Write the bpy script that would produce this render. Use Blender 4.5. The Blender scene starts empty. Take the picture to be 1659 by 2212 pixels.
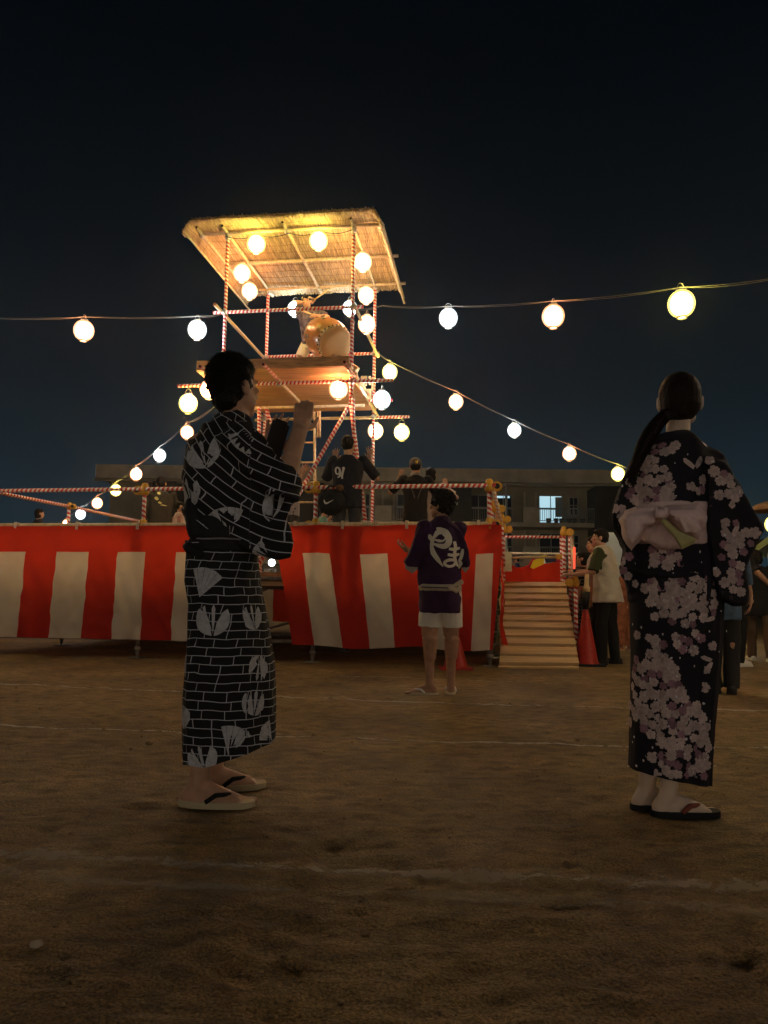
import bpy, bmesh, math, random
import numpy as np
from mathutils import Vector, Matrix, noise
from mathutils.bvhtree import BVHTree
random.seed(7); rnd = random.random
def ru(a, b): return a + (b - a) * random.random()
C = bpy.context.scene.collection
sc = bpy.context.scene
PI = math.pi
# ------------------------------------------------------------------ camera, sky, exposure
CAM_H, PITCH, ROLL, FPX = 0.8, 0.1105, 0.0113, 1661.0
cd = bpy.data.cameras.new('camera'); cam = bpy.data.objects.new('camera', cd); C.objects.link(cam)
cd.sensor_fit = 'VERTICAL'; cd.sensor_height = 36; cd.lens = FPX / 2212 * 36; cd.clip_end = 2000; cd.clip_start = .05
cam.location = (0, 0, CAM_H)
RC = Matrix.Rotation(PI / 2 + PITCH, 3, 'X') @ Matrix.Rotation(ROLL, 3, 'Z')
cam.rotation_euler = RC.to_euler()
sc.camera = cam
w = bpy.data.worlds.new('World'); sc.world = w; w.use_nodes = True
nt = w.node_tree; nt.nodes.clear()
wo = nt.nodes.new('ShaderNodeOutputWorld'); bg = nt.nodes.new('ShaderNodeBackground')
tc = nt.nodes.new('ShaderNodeTexCoord'); sx = nt.nodes.new('ShaderNodeSeparateXYZ'); cr = nt.nodes.new('ShaderNodeValToRGB')
nt.links.new(tc.outputs['Generated'], sx.inputs[0]); nt.links.new(sx.outputs['Z'], cr.inputs[0])
nt.links.new(cr.outputs[0], bg.inputs[0]); nt.links.new(bg.outputs[0], wo.inputs[0])
SKY = [(0, (.012, .028, .038)), (.1, (.0084, .0180, .0250)), (.26, (.0042, .0078, .0110)), (.42, (.0020, .0040, .0060)), (.6, (.0009, .0019, .0031))]
el = cr.color_ramp.elements
el[0].position = 0; el[0].color = (*SKY[0][1], 1); el[1].position = SKY[-1][0]; el[1].color = (*SKY[-1][1], 1)
for p, c in SKY[1:-1]:
    e = el.new(p); e.color = (*c, 1)
bg.inputs[1].default_value = 1.0
sl = bpy.data.lights.new('moonlight', 'SUN'); sl.energy = .012; sl.angle = .01; sl.color = (.75, .85, 1)
so = bpy.data.objects.new('moonlight', sl); C.objects.link(so); so.rotation_euler = (math.radians(50), 0, math.radians(-30))
sc.view_settings.view_transform = 'Standard'; sc.view_settings.look = 'None'
sc.view_settings.exposure = 0.15; sc.view_settings.gamma = 1; sc.view_settings.use_curve_mapping = False
sc.cycles.use_denoising = True; sc.cycles.max_bounces = 5; sc.cycles.diffuse_bounces = 3; sc.cycles.sample_clamp_indirect = 4
LANT = 68.0          # radiance of the lantern paper

def px(x, y, D):
    """world point seen at photo pixel (x, y of a 1659 x 2212 picture), D metres ahead"""
    r = RC @ Vector(((x - 829.5) / FPX, -(y - 1106) / FPX, -1))
    return Vector((0, 0, CAM_H)) + r * (D / r.y)
def gr(x, y, z=0):
    r = RC @ Vector(((x - 829.5) / FPX, -(y - 1106) / FPX, -1))
    return Vector((0, 0, CAM_H)) + r * ((z - CAM_H) / r.z)
# ------------------------------------------------------------------ materials
MATS = {}
def mat(name, col=(.5, .5, .5), rough=.7, metal=0, bump=0, bscale=60, var=0, vscale=8, spec=.3, emit=None, est=0, sheen=0, trans=0, var2=None):
    if name in MATS: return MATS[name]
    m = bpy.data.materials.new(name); m.use_nodes = True; n = m.node_tree; b = n.nodes['Principled BSDF']
    b.inputs['Base Color'].default_value = (*col, 1); b.inputs['Roughness'].default_value = rough
    b.inputs['Metallic'].default_value = metal; b.inputs['Specular IOR Level'].default_value = spec
    if sheen: b.inputs['Sheen Weight'].default_value = sheen
    if trans: b.inputs['Transmission Weight'].default_value = trans
    if emit: b.inputs['Emission Color'].default_value = (*emit, 1); b.inputs['Emission Strength'].default_value = est
    t = n.nodes.new('ShaderNodeTexCoord')
    if var:
        no = n.nodes.new('ShaderNodeTexNoise'); no.inputs['Scale'].default_value = vscale; no.inputs['Detail'].default_value = 5
        mx = n.nodes.new('ShaderNodeMix'); mx.data_type = 'RGBA'
        n.links.new(t.outputs['Object'], no.inputs['Vector'])
        mr = n.nodes.new('ShaderNodeMapRange'); mr.inputs['From Min'].default_value = .3; mr.inputs['From Max'].default_value = .7
        n.links.new(no.outputs[0], mr.inputs[0]); n.links.new(mr.outputs[0], mx.inputs['Factor'])
        mx.inputs['A'].default_value = (*[c * (1 - var) for c in col], 1)
        mx.inputs['B'].default_value = (*(var2 or [min(1, c * (1 + var)) for c in col]), 1)
        n.links.new(mx.outputs['Result'], b.inputs['Base Color'])
    if bump:
        no2 = n.nodes.new('ShaderNodeTexNoise'); no2.inputs['Scale'].default_value = bscale; no2.inputs['Detail'].default_value = 4
        n.links.new(t.outputs['Object'], no2.inputs['Vector'])
        bp = n.nodes.new('ShaderNodeBump'); bp.inputs['Strength'].default_value = bump; bp.inputs['Distance'].default_value = .01
        n.links.new(no2.outputs[0], bp.inputs['Height']); n.links.new(bp.outputs[0], b.inputs['Normal'])
    MATS[name] = m; return m

def brick_mat(name, dark, line, bw, rh, mort, scale=1.0):
    m = mat(name, dark, .85, bump=.15, bscale=400); n = m.node_tree; b = n.nodes['Principled BSDF']
    uv = n.nodes.new('ShaderNodeUVMap'); br = n.nodes.new('ShaderNodeTexBrick')
    no = n.nodes.new('ShaderNodeTexNoise'); no.inputs['Scale'].default_value = 7; no.inputs['Detail'].default_value = 2
    ma = n.nodes.new('ShaderNodeVectorMath'); ma.operation = 'MULTIPLY_ADD'; ma.inputs[1].default_value = (.030, .024, 0)
    n.links.new(uv.outputs[0], no.inputs['Vector']); n.links.new(no.outputs['Color'], ma.inputs[0]); n.links.new(uv.outputs[0], ma.inputs[2])
    n.links.new(ma.outputs[0], br.inputs['Vector'])
    br.inputs['Color1'].default_value = (*dark, 1); br.inputs['Color2'].default_value = (*dark, 1); br.inputs['Mortar'].default_value = (*line, 1)
    br.inputs['Scale'].default_value = 1 / scale; br.inputs['Mortar Size'].default_value = mort
    br.inputs['Mortar Smooth'].default_value = .3
    br.inputs['Brick Width'].default_value = bw; br.inputs['Row Height'].default_value = rh; br.squash = 1.5; br.squash_frequency = 3
    n.links.new(br.outputs[0], b.inputs['Base Color']); return m

def stripe_mat(name, c1, c2, pitch, slant=1.0, duty=.5, rough=.4):
    m = mat(name, c1, rough, spec=.5); n = m.node_tree; b = n.nodes['Principled BSDF']
    uv = n.nodes.new('ShaderNodeUVMap'); s = n.nodes.new('ShaderNodeSeparateXYZ'); n.links.new(uv.outputs[0], s.inputs[0])
    def M(op, a, bb=None):
        k = n.nodes.new('ShaderNodeMath'); k.operation = op
        for i, v in enumerate((a, bb)):
            if v is None: continue
            if isinstance(v, (int, float)): k.inputs[i].default_value = v
            else: n.links.new(v, k.inputs[i])
        return k.outputs[0]
    no = n.nodes.new('ShaderNodeTexNoise'); no.inputs['Scale'].default_value = 2.5
    n.links.new(uv.outputs[0], no.inputs['Vector'])
    f = M('FRACT', M('ADD', M('ADD', M('DIVIDE', s.outputs[1], pitch), M('MULTIPLY', s.outputs[0], slant)), M('MULTIPLY', no.outputs[0], .5)))
    g = M('GREATER_THAN', f, duty)
    mx = n.nodes.new('ShaderNodeMix'); mx.data_type = 'RGBA'; n.links.new(g, mx.inputs['Factor'])
    mx.inputs['A'].default_value = (*c1, 1); mx.inputs['B'].default_value = (*c2, 1)
    n.links.new(mx.outputs['Result'], b.inputs['Base Color']); return m

RED = (.55, .025, .02); WHT = (.78, .74, .68)
candy = stripe_mat('red_white_tape', RED, WHT, .064)
def translucent(m, col, fac=.45):
    n = m.node_tree; b = n.nodes['Principled BSDF']; o = n.nodes['Material Output']; t = n.nodes.new('ShaderNodeBsdfTranslucent'); t.inputs[0].default_value = (*col, 1)
    x = n.nodes.new('ShaderNodeMixShader'); x.inputs[0].default_value = fac; n.links.new(b.outputs[0], x.inputs[1]); n.links.new(t.outputs[0], x.inputs[2]); n.links.new(x.outputs[0], o.inputs['Surface'])
M_steel = mat('galvanised_steel', (.42, .40, .36), .45, .75, var=.25, vscale=14)
M_steel_d = mat('weathered_steel', (.2, .18, .15), .6, .4, var=.4, vscale=10)
M_bamboo = mat('straw_pole', (.50, .40, .24), .6, var=.25, vscale=20)
M_wood = mat('pine_plank', (.46, .27, .12), .65, var=.35, vscale=9, bump=.2, bscale=40)
M_wood2 = mat('pale_timber', (.62, .43, .21), .6, var=.22, vscale=5, bump=.2, bscale=40)
M_yel = mat('yellow_plastic_clamp', (.62, .33, .03), .45, var=.2, vscale=30)
M_black = mat('black_rubber', (.01, .01, .01), .6)
M_red = mat('red_cloth', (.58, .030, .016), .85, var=.14, vscale=3, bump=.45, bscale=13)
M_white = mat('cream_cloth', (.80, .72, .58), .85, var=.12, vscale=4, bump=.45, bscale=13)
translucent(M_red, (.80, .06, .02), .5); translucent(M_white, (.88, .74, .52), .5)
M_skin = mat('skin', (.50, .29, .185), .5, var=.12, vscale=25, spec=.35)
M_skin2 = mat('tanned_skin', (.38, .205, .12), .5, var=.15, vscale=25, spec=.35)
M_skin3 = mat('pale_skin', (.68, .53, .41), .55, var=.06, vscale=20, spec=.3)
M_hair = mat('black_hair', (.008, .006, .005), .6, bump=.4, bscale=120, spec=.15)
M_hair2 = mat('brown_black_hair', (.012, .007, .005), .62, bump=.4, bscale=120, spec=.12)
M_cable = mat('cable', (.16, .15, .13), .6)

# grain for wood: stretch noise along the board
def grain(m, axis=0):
    n = m.node_tree
    for nd in [x for x in n.nodes if x.type == 'TEX_NOISE']:
        mp = n.nodes.new('ShaderNodeMapping'); s = [14, 14, 14]; s[axis] = 1.0
        mp.inputs['Scale'].default_value = [v / 4 for v in s]
        l = nd.inputs['Vector'].links[0]; src = l.from_socket; n.links.remove(l)
        oi = n.nodes.new('ShaderNodeObjectInfo'); ad = n.nodes.new('ShaderNodeVectorMath'); ad.operation = 'ADD'
        ml = n.nodes.new('ShaderNodeVectorMath'); ml.operation = 'SCALE'; ml.inputs['Scale'].default_value = 40
        cb = n.nodes.new('ShaderNodeCombineXYZ'); n.links.new(oi.outputs['Random'], cb.inputs[0]); n.links.new(oi.outputs['Random'], cb.inputs[1])
        n.links.new(cb.outputs[0], ml.inputs[0])
        n.links.new(src, mp.inputs[0]); n.links.new(mp.outputs[0], ad.inputs[0]); n.links.new(ml.outputs[0], ad.inputs[1])
        n.links.new(ad.outputs[0], nd.inputs['Vector'])
grain(M_wood); grain(M_wood2)
def islands(m, lo=.6, hi=1.15):
    """every separate reed, pebble or blossom gets its own tone"""
    n = m.node_tree; b = n.nodes['Principled BSDF']; g = n.nodes.new('ShaderNodeNewGeometry'); r = n.nodes.new('ShaderNodeMapRange'); r.inputs['To Min'].default_value = lo; r.inputs['To Max'].default_value = hi
    n.links.new(g.outputs['Random Per Island'], r.inputs[0]); x = n.nodes.new('ShaderNodeMix'); x.data_type = 'RGBA'; x.blend_type = 'MULTIPLY'; x.inputs['Factor'].default_value = 1
    l = b.inputs['Base Color'].links
    if l: n.links.new(l[0].from_socket, x.inputs['A'])
    else: x.inputs['A'].default_value = b.inputs['Base Color'].default_value
    n.links.new(r.outputs[0], x.inputs['B']); n.links.new(x.outputs['Result'], b.inputs['Base Color'])
# ------------------------------------------------------------------ object helpers
def link(name, me, m=None, parent=None, smooth=True):
    if m is not None:
        for k in (m if isinstance(m, (list, tuple)) else [m]): me.materials.append(k)
    if smooth:
        me.polygons.foreach_set('use_smooth', [True] * len(me.polygons))
    o = bpy.data.objects.new(name, me); C.objects.link(o)
    if parent is not None: o.parent = parent
    return o
def thing(name, label, cat, loc=(0, 0, 0), rz=0, group=None):
    o = bpy.data.objects.new(name, None); C.objects.link(o); o.empty_display_size = .1
    o.location = loc; o.rotation_euler = (0, 0, rz); o['label'] = label; o['category'] = cat
    if group: o['group'] = group
    return o
def tag(o, label, cat, group=None):
    o['label'] = label; o['category'] = cat
    if group: o['group'] = group
    return o
def raw(name, V, F, m=None, parent=None, smooth=True, uv=None, mi=None):
    me = bpy.data.meshes.new(name); me.from_pydata([tuple(v) for v in V], [], F); me.update()
    if uv is not None:
        l = me.uv_layers.new(name='UVMap'); k = 0
        for f in me.polygons:
            for li in f.loop_indices:
                l.data[li].uv = uv(k, f.index, me.loops[li].vertex_index); k += 1
    o = link(name, me, m, parent, smooth)
    if mi is not None: me.polygons.foreach_set('material_index', mi)
    return o
def frame(d):
    d = d.normalized(); a = Vector((0, 0, 1)) if abs(d.z) < .95 else Vector((0, 1, 0))
    x = d.cross(a).normalized(); return x, x.cross(d).normalized()
class G:
    """collects simple solids; build() links them as one mesh"""
    def __init__(s): s.V = []; s.F = []; s.U = []
    def _add(s, V, F, U=None):
        o = len(s.V); s.V += V; s.F += [tuple(i + o for i in f) for f in F]
        s.U += (U if U else [[(0, 0)] * len(f) for f in F]); return s
    def tube(s, pts, r, n=8, cap=True, twist=0):
        pts = [Vector(p) for p in pts]; rr = r if isinstance(r, (list, tuple)) else [r] * len(pts)
        V = []; F = []; U = []; L = 0; Ls = []
        for i, p in enumerate(pts):
            d = (pts[min(i + 1, len(pts) - 1)] - pts[max(i - 1, 0)])
            if i == 0: x, y = frame(d)
            else:
                dd = d.normalized(); x = (x - dd * x.dot(dd)).normalized(); y = x.cross(dd) * -1
                y = dd.cross(x)
                L += (p - pts[i - 1]).length
            if i == 0: y = d.normalized().cross(x)
            Ls.append(L)
            for k in range(n):
                a = 2 * PI * k / n; V.append(p + (x * math.cos(a) + y * math.sin(a)) * rr[i])
        for i in range(len(pts) - 1):
            for k in range(n):
                k2 = (k + 1) % n; F.append((i * n + k, i * n + k2, (i + 1) * n + k2, (i + 1) * n + k))
                U.append([(k / n, Ls[i]), ((k + 1) / n, Ls[i]), ((k + 1) / n, Ls[i + 1]), (k / n, Ls[i + 1])])
        if cap:
            F.append(tuple(range(n))[::-1]); U.append([(0, 0)] * n)
            b = (len(pts) - 1) * n; F.append(tuple(b + k for k in range(n))); U.append([(0, 0)] * n)
        return s._add(V, F, U)
    def box(s, c, sz, R=None, bev=0):
        c = Vector(c); h = [v / 2 for v in sz]; V = []
        for z in (-1, 1):
            for y in (-1, 1):
                for x in (-1, 1):
                    v = Vector((x * h[0], y * h[1], z * h[2])); V.append(c + (R @ v if R is not None else v))
        return s._add(V, [(0, 2, 3, 1), (4, 5, 7, 6), (0, 1, 5, 4), (2, 6, 7, 3), (0, 4, 6, 2), (1, 3, 7, 5)])
    def lathe(s, prof, o=(0, 0, 0), ax=(0, 0, 1), n=16, close=False):
        o = Vector(o); ax = Vector(ax).normalized(); x, y = frame(ax); V = []; F = []; U = []
        for r, z in prof:
            for k in range(n):
                a = 2 * PI * k / n; V.append(o + ax * z + (x * math.cos(a) + y * math.sin(a)) * r)
        for i in range(len(prof) - 1):
            for k in range(n):
                k2 = (k + 1) % n; F.append((i * n + k, (i + 1) * n + k, (i + 1) * n + k2, i * n + k2)); U.append([(0, 0)] * 4)
        if close:
            F.append(tuple(range(n))); b = (len(prof) - 1) * n; F.append(tuple(b + k for k in range(n))[::-1]); U += [[(0, 0)] * n] * 2
        return s._add(V, F, U)
    def ball(s, c, r, n=10, R=None):
        r = Vector(r) if not isinstance(r, (int, float)) else Vector((r, r, r)); V = []; F = []; m = n
        c = Vector(c); h = max(4, n // 2 + 1)
        def P(a, b):
            v = Vector((r.x * math.sin(a) * math.cos(b), r.y * math.sin(a) * math.sin(b), r.z * math.cos(a)))
            return c + (R @ v if R is not None else v)
        V.append(P(0, 0))
        for i in range(1, h):
            for k in range(m): V.append(P(PI * i / h, 2 * PI * k / m))
        V.append(P(PI, 0)); last = len(V) - 1
        for k in range(m):
            k2 = (k + 1) % m; F.append((0, 1 + k, 1 + k2)); b = 1 + (h - 2) * m; F.append((last, b + k2, b + k))
            for i in range(h - 2):
                F.append((1 + i * m + k, 1 + (i + 1) * m + k, 1 + (i + 1) * m + k2, 1 + i * m + k2))
        return s._add(V, F)
    def cap(s, p0, p1, r0, r1=None, n=10, flat=False):
        """tapered capsule"""
        r1 = r0 if r1 is None else r1; p0 = Vector(p0); p1 = Vector(p1); d = p1 - p0
        if d.length < 1e-5: return s.ball(p0, max(r0, r1), n)
        d.normalize(); x, y = frame(d); rings = []
        if flat: rings = [(p0, r0), (p1, r1)]
        else:
            for a in (-80, -50, -22): rings.append((p0 + d * r0 * math.sin(math.radians(a)), r0 * math.cos(math.radians(a))))
            for a in (22, 50, 80): rings.append((p1 + d * r1 * math.sin(math.radians(a)), r1 * math.cos(math.radians(a))))
        V = []; F = []
        for p, r in rings:
            for k in range(n):
                a = 2 * PI * k / n; V.append(p + (x * math.cos(a) + y * math.sin(a)) * r)
        for i in range(len(rings) - 1):
            for k in range(n): k2 = (k + 1) % n; F.append((i * n + k, i * n + k2, (i + 1) * n + k2, (i + 1) * n + k))
        F.append(tuple(range(n))[::-1]); b = (len(rings) - 1) * n; F.append(tuple(b + k for k in range(n)))
        return s._add(V, F)
    def sweep(s, rings, n=20, e=2.3):
        """rings: (center, halfwidth x, halfdepth y[, rot z]) horizontal superellipse rings bottom to top"""
        V = []; F = []
        for r in rings:
            c = Vector(r[0]); a, b = r[1], r[2]; rz = r[3] if len(r) > 3 else 0
            for k in range(n):
                t = 2 * PI * k / n; ct, st = math.cos(t), math.sin(t)
                x = a * math.copysign(abs(ct) ** (2 / e), ct); y = b * math.copysign(abs(st) ** (2 / e), st)
                V.append(c + Vector((x * math.cos(rz) - y * math.sin(rz), x * math.sin(rz) + y * math.cos(rz), 0)))
        for i in range(len(rings) - 1):
            for k in range(n): k2 = (k + 1) % n; F.append((i * n + k, i * n + k2, (i + 1) * n + k2, (i + 1) * n + k))
        F.append(tuple(range(n))[::-1]); b = (len(rings) - 1) * n; F.append(tuple(b + k for k in range(n)))
        return s._add(V, F)
    def prism(s, A, B):
        """closed solid between two polygons with the same number of points"""
        n = len(A); V = [Vector(v) for v in A] + [Vector(v) for v in B]
        F = [tuple(range(n)), tuple(range(2 * n - 1, n - 1, -1))]
        for k in range(n): k2 = (k + 1) % n; F.append((k, k + n, k2 + n, k2))
        return s._add(V, F)
    def build(s, name, m, parent=None, smooth=True, uv=True, loc=None):
        me = bpy.data.meshes.new(name); me.from_pydata([tuple(v) for v in s.V], [], s.F)
        if uv:
            l = me.uv_layers.new(name='UVMap'); l.data.foreach_set('uv', [c for f in s.U for q in f for c in q])
        me.update()
        o = link(name, me, m, parent, False)
        if smooth:
            me.polygons.foreach_set('use_smooth', [len(p.vertices) == 4 for p in me.polygons])
        if loc is not None: o.location = loc
        return o
def flatshade(o): o.data.polygons.foreach_set('use_smooth', [False] * len(o.data.polygons)); return o
def remesh(g, voxel, sm=4, disp=None):
    """union of the collected solids as one continuous surface"""
    me = bpy.data.meshes.new('t'); me.from_pydata([tuple(v) for v in g.V], [], g.F)
    bm = bmesh.new(); bm.from_mesh(me); bmesh.ops.recalc_face_normals(bm, faces=bm.faces); bm.to_mesh(me); bm.free()
    o = bpy.data.objects.new('t', me); C.objects.link(o)
    r = o.modifiers.new('r', 'REMESH'); r.mode = 'VOXEL'; r.voxel_size = voxel; r.adaptivity = 0
    if sm:
        q = o.modifiers.new('s', 'SMOOTH'); q.factor = .5; q.iterations = sm
    dg = bpy.context.evaluated_depsgraph_get(); ev = o.evaluated_get(dg)
    m2 = bpy.data.meshes.new_from_object(ev); bpy.data.objects.remove(o); bpy.data.meshes.remove(me)
    if disp:
        n = len(m2.vertices); co = np.empty(n * 3); m2.vertices.foreach_get('co', co); no = np.empty(n * 3)
        m2.vertex_normals.foreach_get('vector', no) if hasattr(m2, 'vertex_normals') else None
        co = co.reshape(-1, 3); no = no.reshape(-1, 3)
        d = np.array([disp(Vector(c), Vector(q)) for c, q in zip(co, no)])
        co += no * d[:, None]; m2.vertices.foreach_set('co', co.ravel()); m2.update()
    return m2
def lump(name, g, voxel, m, parent, sm=4, disp=None, uvf=None):
    me = remesh(g, voxel, sm, disp)
    me.name = name
    if uvf:
        l = me.uv_layers.new(name='UVMap'); vs = [uvf(v.co, v.normal) for v in me.vertices]
        idx = np.empty(len(me.loops), dtype=np.int32); me.loops.foreach_get('vertex_index', idx)
        l.data.foreach_set('uv', np.array(vs)[idx].ravel())
    return link(name, me, m, parent, True)
def folds(amp=.006, sc_=(9, 9, 3), seed=0, fine=.0015):
    s = Vector((seed * 13.1, seed * 7.7, seed * 3.3))
    def f(c, n):
        p = Vector((c.x * sc_[0], c.y * sc_[1], c.z * sc_[2])) + s
        v = noise.noise(p); v2 = noise.noise(p * 2.3)
        return amp * (1 - 2 * abs(v)) - amp * .5 + amp * .5 * v2 + fine * noise.noise(c * 60 + s)
    return f
# ------------------------------------------------------------------ printed motifs laid on a cloth surface
def bvh_of(o):
    me = o.data; return BVHTree.FromPolygons([v.co.copy() for v in me.vertices], [tuple(p.vertices) for p in me.polygons])
def decal(g, bvh, pt, nrm, up, polys, off=.0022, maxd=.06, proj=False):
    """polys: list of (points2d, is_fan) in metres round the origin; laid on the surface by nearest point"""
    up = (up - nrm * up.dot(nrm)).normalized(); rt = up.cross(nrm).normalized()
    for pts in polys:
        cx = sum(p[0] for p in pts) / len(pts); cy = sum(p[1] for p in pts) / len(pts); V = []; ok = True
        rows = [[(cx, cy)]] + [[(cx + (p[0] - cx) * f, cy + (p[1] - cy) * f) for p in pts] for f in (.5, 1)]
        for row in rows:
            for (x, y) in row:
                q = pt + rt * x + up * y
                if proj:
                    h, hn, i, d = bvh.ray_cast(q + nrm * .12, -nrm, .24)
                else: h, hn, i, d = bvh.find_nearest(q, maxd)
                if h is None or hn.dot(nrm) < .15: ok = False; break
                V.append(h + hn * off)
            if not ok: break
        if not ok: continue
        n = len(pts); F = [(0, 1 + k, 1 + (k + 1) % n) for k in range(n)]
        F += [(1 + k, 1 + n + k, 1 + n + (k + 1) % n, 1 + (k + 1) % n) for k in range(n)]
        g._add(V, F)
def ribbon_poly(pts):
    """pts: (x, y, halfwidth) -> closed outlines (quads) along the stroke"""
    out = []; P = [Vector((p[0], p[1])) for p in pts]
    sm = []
    for i in range(len(pts) - 1):      # catmull-rom
        p0 = P[max(i - 1, 0)]; p1 = P[i]; p2 = P[i + 1]; p3 = P[min(i + 2, len(P) - 1)]
        for k in range(4):
            t = k / 4; a = .5 * ((2 * p1) + (-p0 + p2) * t + (2 * p0 - 5 * p1 + 4 * p2 - p3) * t * t + (-p0 + 3 * p1 - 3 * p2 + p3) * t ** 3)
            sm.append((a, pts[i][2] * (1 - t) + pts[i + 1][2] * t))
    sm.append((P[-1], pts[-1][2])); L = []; R = []
    for i, (a, w_) in enumerate(sm):
        d = sm[min(i + 1, len(sm) - 1)][0] - sm[max(i - 1, 0)][0]
        nn = Vector((-d.y, d.x)).normalized(); L.append(a + nn * w_); R.append(a - nn * w_)
    return L, R
def stroke(g, bvh, pt, nrm, up, pts, off=.003, maxd=.2):
    up = (up - nrm * up.dot(nrm)).normalized(); rt = up.cross(nrm).normalized()
    L, R = ribbon_poly(pts); V = []
    for a, b in zip(L, R):
        for q2 in (a, (a + b) / 2, b):
            q = pt + rt * q2.x + up * q2.y
            h, hn, i, d = bvh.ray_cast(q + nrm * .3, -nrm)
            if h is None: h, hn, i, d = bvh.find_nearest(q)
            V.append(h + nrm * off)
    F = []
    for i in range(len(L) - 1):
        for k in (0, 1): F.append((i * 3 + k, i * 3 + k + 1, (i + 1) * 3 + k + 1, (i + 1) * 3 + k))
    g._add(V, F)
# ================================================================== the setting: ground
def gh(x, y):
    if y > 40 or abs(x) > 30 or y < -4: return 0
    a = .006 * noise.noise(Vector((x * 1.1, y * 1.3, 0))) + .0065 * noise.noise(Vector((x * 4.5, y * 5, 4)))
    t = noise.noise(Vector((x * 9, y * 11, 2))); a += .0050 * t
    r = 1 - abs(noise.noise(Vector((x * 2.2, y * 6.5, 7)))) * 2; a += .008 * max(0, r) ** 3
    d = noise.noise(Vector((x * 15 + 3, y * 15, 9)));  a -= .008 * max(0, d - .25) * 2
    if y < 5: a += .0020 * noise.noise(Vector((x * 75, y * 70, 1)))
    if y < 12: a += .0030 * noise.noise(Vector((x * 32, y * 32, 5)))
    return a * min(1, max(0, (30 - abs(x)) / 10))
def ground():
    ys = [-400, -60, -20, -4, -1, 0, .4]; y = .7
    while y < 45: ys.append(y); y *= 1.0098
    ys += [55, 80, 150, 400, 1200]
    N = 250; V = []; F = []
    for y in ys:
        w_ = 1.6 + .62 * max(y, 0) if y < 45 else 30
        for i in range(N + 1):
            s_ = -1 + 2 * i / N; x = s_ * w_
            if i == 0: x = -900
            if i == N: x = 900
            if i == 1: x = min(x, -30)
            if i == N - 1: x = max(x, 30)
            V.append((x, y, gh(x, y)))
    for j in range(len(ys) - 1):
        for i in range(N):
            a = j * (N + 1) + i; F.append((a, a + 1, a + N + 2, a + N + 1))
    A = np.array(V); rs = np.random.RandomState(3)      # footprints pressed into the sand
    for _ in range(520):
        y0 = .8 + 8.5 * rs.rand() ** 1.3; x0 = rs.uniform(-.6, .6) * (y0 + 1.2); a = rs.uniform(0, 2 * PI); L_, W__ = .13, .05
        if min(abs(y0 - 2.9) + abs(x0 + .65), abs(y0 - 2.8) + abs(x0 - 1.05)) < .35: continue
        i0 = np.searchsorted(A[:, 1], y0 - .25); i1 = np.searchsorted(A[:, 1], y0 + .25); B = A[i0:i1]
        dx, dy = B[:, 0] - x0, B[:, 1] - y0; u = (dx * math.cos(a) + dy * math.sin(a)) / L_; v = (-dx * math.sin(a) + dy * math.cos(a)) / (W__ * (1 - .25 * np.cos(u * 2.5 + 1)))
        r = np.sqrt(u * u + v * v); k_ = rs.uniform(.4, 1)
        B[:, 2] += k_ * np.where(r < 1, -.009 * np.clip((1 - r) * 3, 0, 1), .005 * np.exp(-((r - 1.15) / .2) ** 2))
    V = A.tolist()
    m = mat('trodden_sand', (.30, .17, .07), .74, spec=.32); n = m.node_tree; b = n.nodes['Principled BSDF']
    t = n.nodes.new('ShaderNodeTexCoord')
    def NO(s_, det, stretch=None):
        q = n.nodes.new('ShaderNodeTexNoise'); q.inputs['Scale'].default_value = s_; q.inputs['Detail'].default_value = det
        if stretch:
            mp = n.nodes.new('ShaderNodeMapping'); mp.inputs['Scale'].default_value = stretch
            n.links.new(t.outputs['Object'], mp.inputs[0]); n.links.new(mp.outputs[0], q.inputs['Vector'])
        else: n.links.new(t.outputs['Object'], q.inputs['Vector'])
        return q.outputs[0]
    def ramp(src, st):
        c = n.nodes.new('ShaderNodeValToRGB'); e = c.color_ramp.elements
        e[0].position, e[0].color = st[0][0], (*st[0][1], 1); e[1].position, e[1].color = st[-1][0], (*st[-1][1], 1)
        for p, q in st[1:-1]: k = e.new(p); k.color = (*q, 1)
        n.links.new(src, c.inputs[0]); return c.outputs[0]
    c1 = ramp(NO(1.1, 6), [(.3, (.14, .092, .036)), (.5, (.225, .150, .060)), (.7, (.32, .22, .096))])
    c2 = ramp(NO(14, 6, (.6, 1.2, 1)), [(.32, (.55, .53, .50)), (.5, (.95, .95, .95)), (.72, (1.35, 1.32, 1.3))])
    c3 = ramp(NO(150, 5), [(.34, (.45, .45, .45)), (.62, (1.2, 1.2, 1.2))])
    def MUL(a, c):
        x = n.nodes.new('ShaderNodeMix'); x.data_type = 'RGBA'; x.blend_type = 'MULTIPLY'; x.inputs['Factor'].default_value = 1
        n.links.new(a, x.inputs['A']); n.links.new(c, x.inputs['B']); return x.outputs['Result']
    n.links.new(MUL(MUL(c1, c2), c3), b.inputs['Base Color'])
    bp = n.nodes.new('ShaderNodeBump'); bp.inputs['Strength'].default_value = .9; bp.inputs['Distance'].default_value = .012
    n.links.new(NO(80, 8), bp.inputs['Height'])
    bp2 = n.nodes.new('ShaderNodeBump'); bp2.inputs['Strength'].default_value = .5; bp2.inputs['Distance'].default_value = .03
    n.links.new(NO(9, 5, (.7, 1.3, 1)), bp2.inputs['Height']); n.links.new(bp.outputs[0], bp2.inputs['Normal'])
    n.links.new(bp2.outputs[0], b.inputs['Normal'])
    o = raw('ground', V, F, m); o['kind'] = 'structure'; return o
GR = ground()
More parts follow.
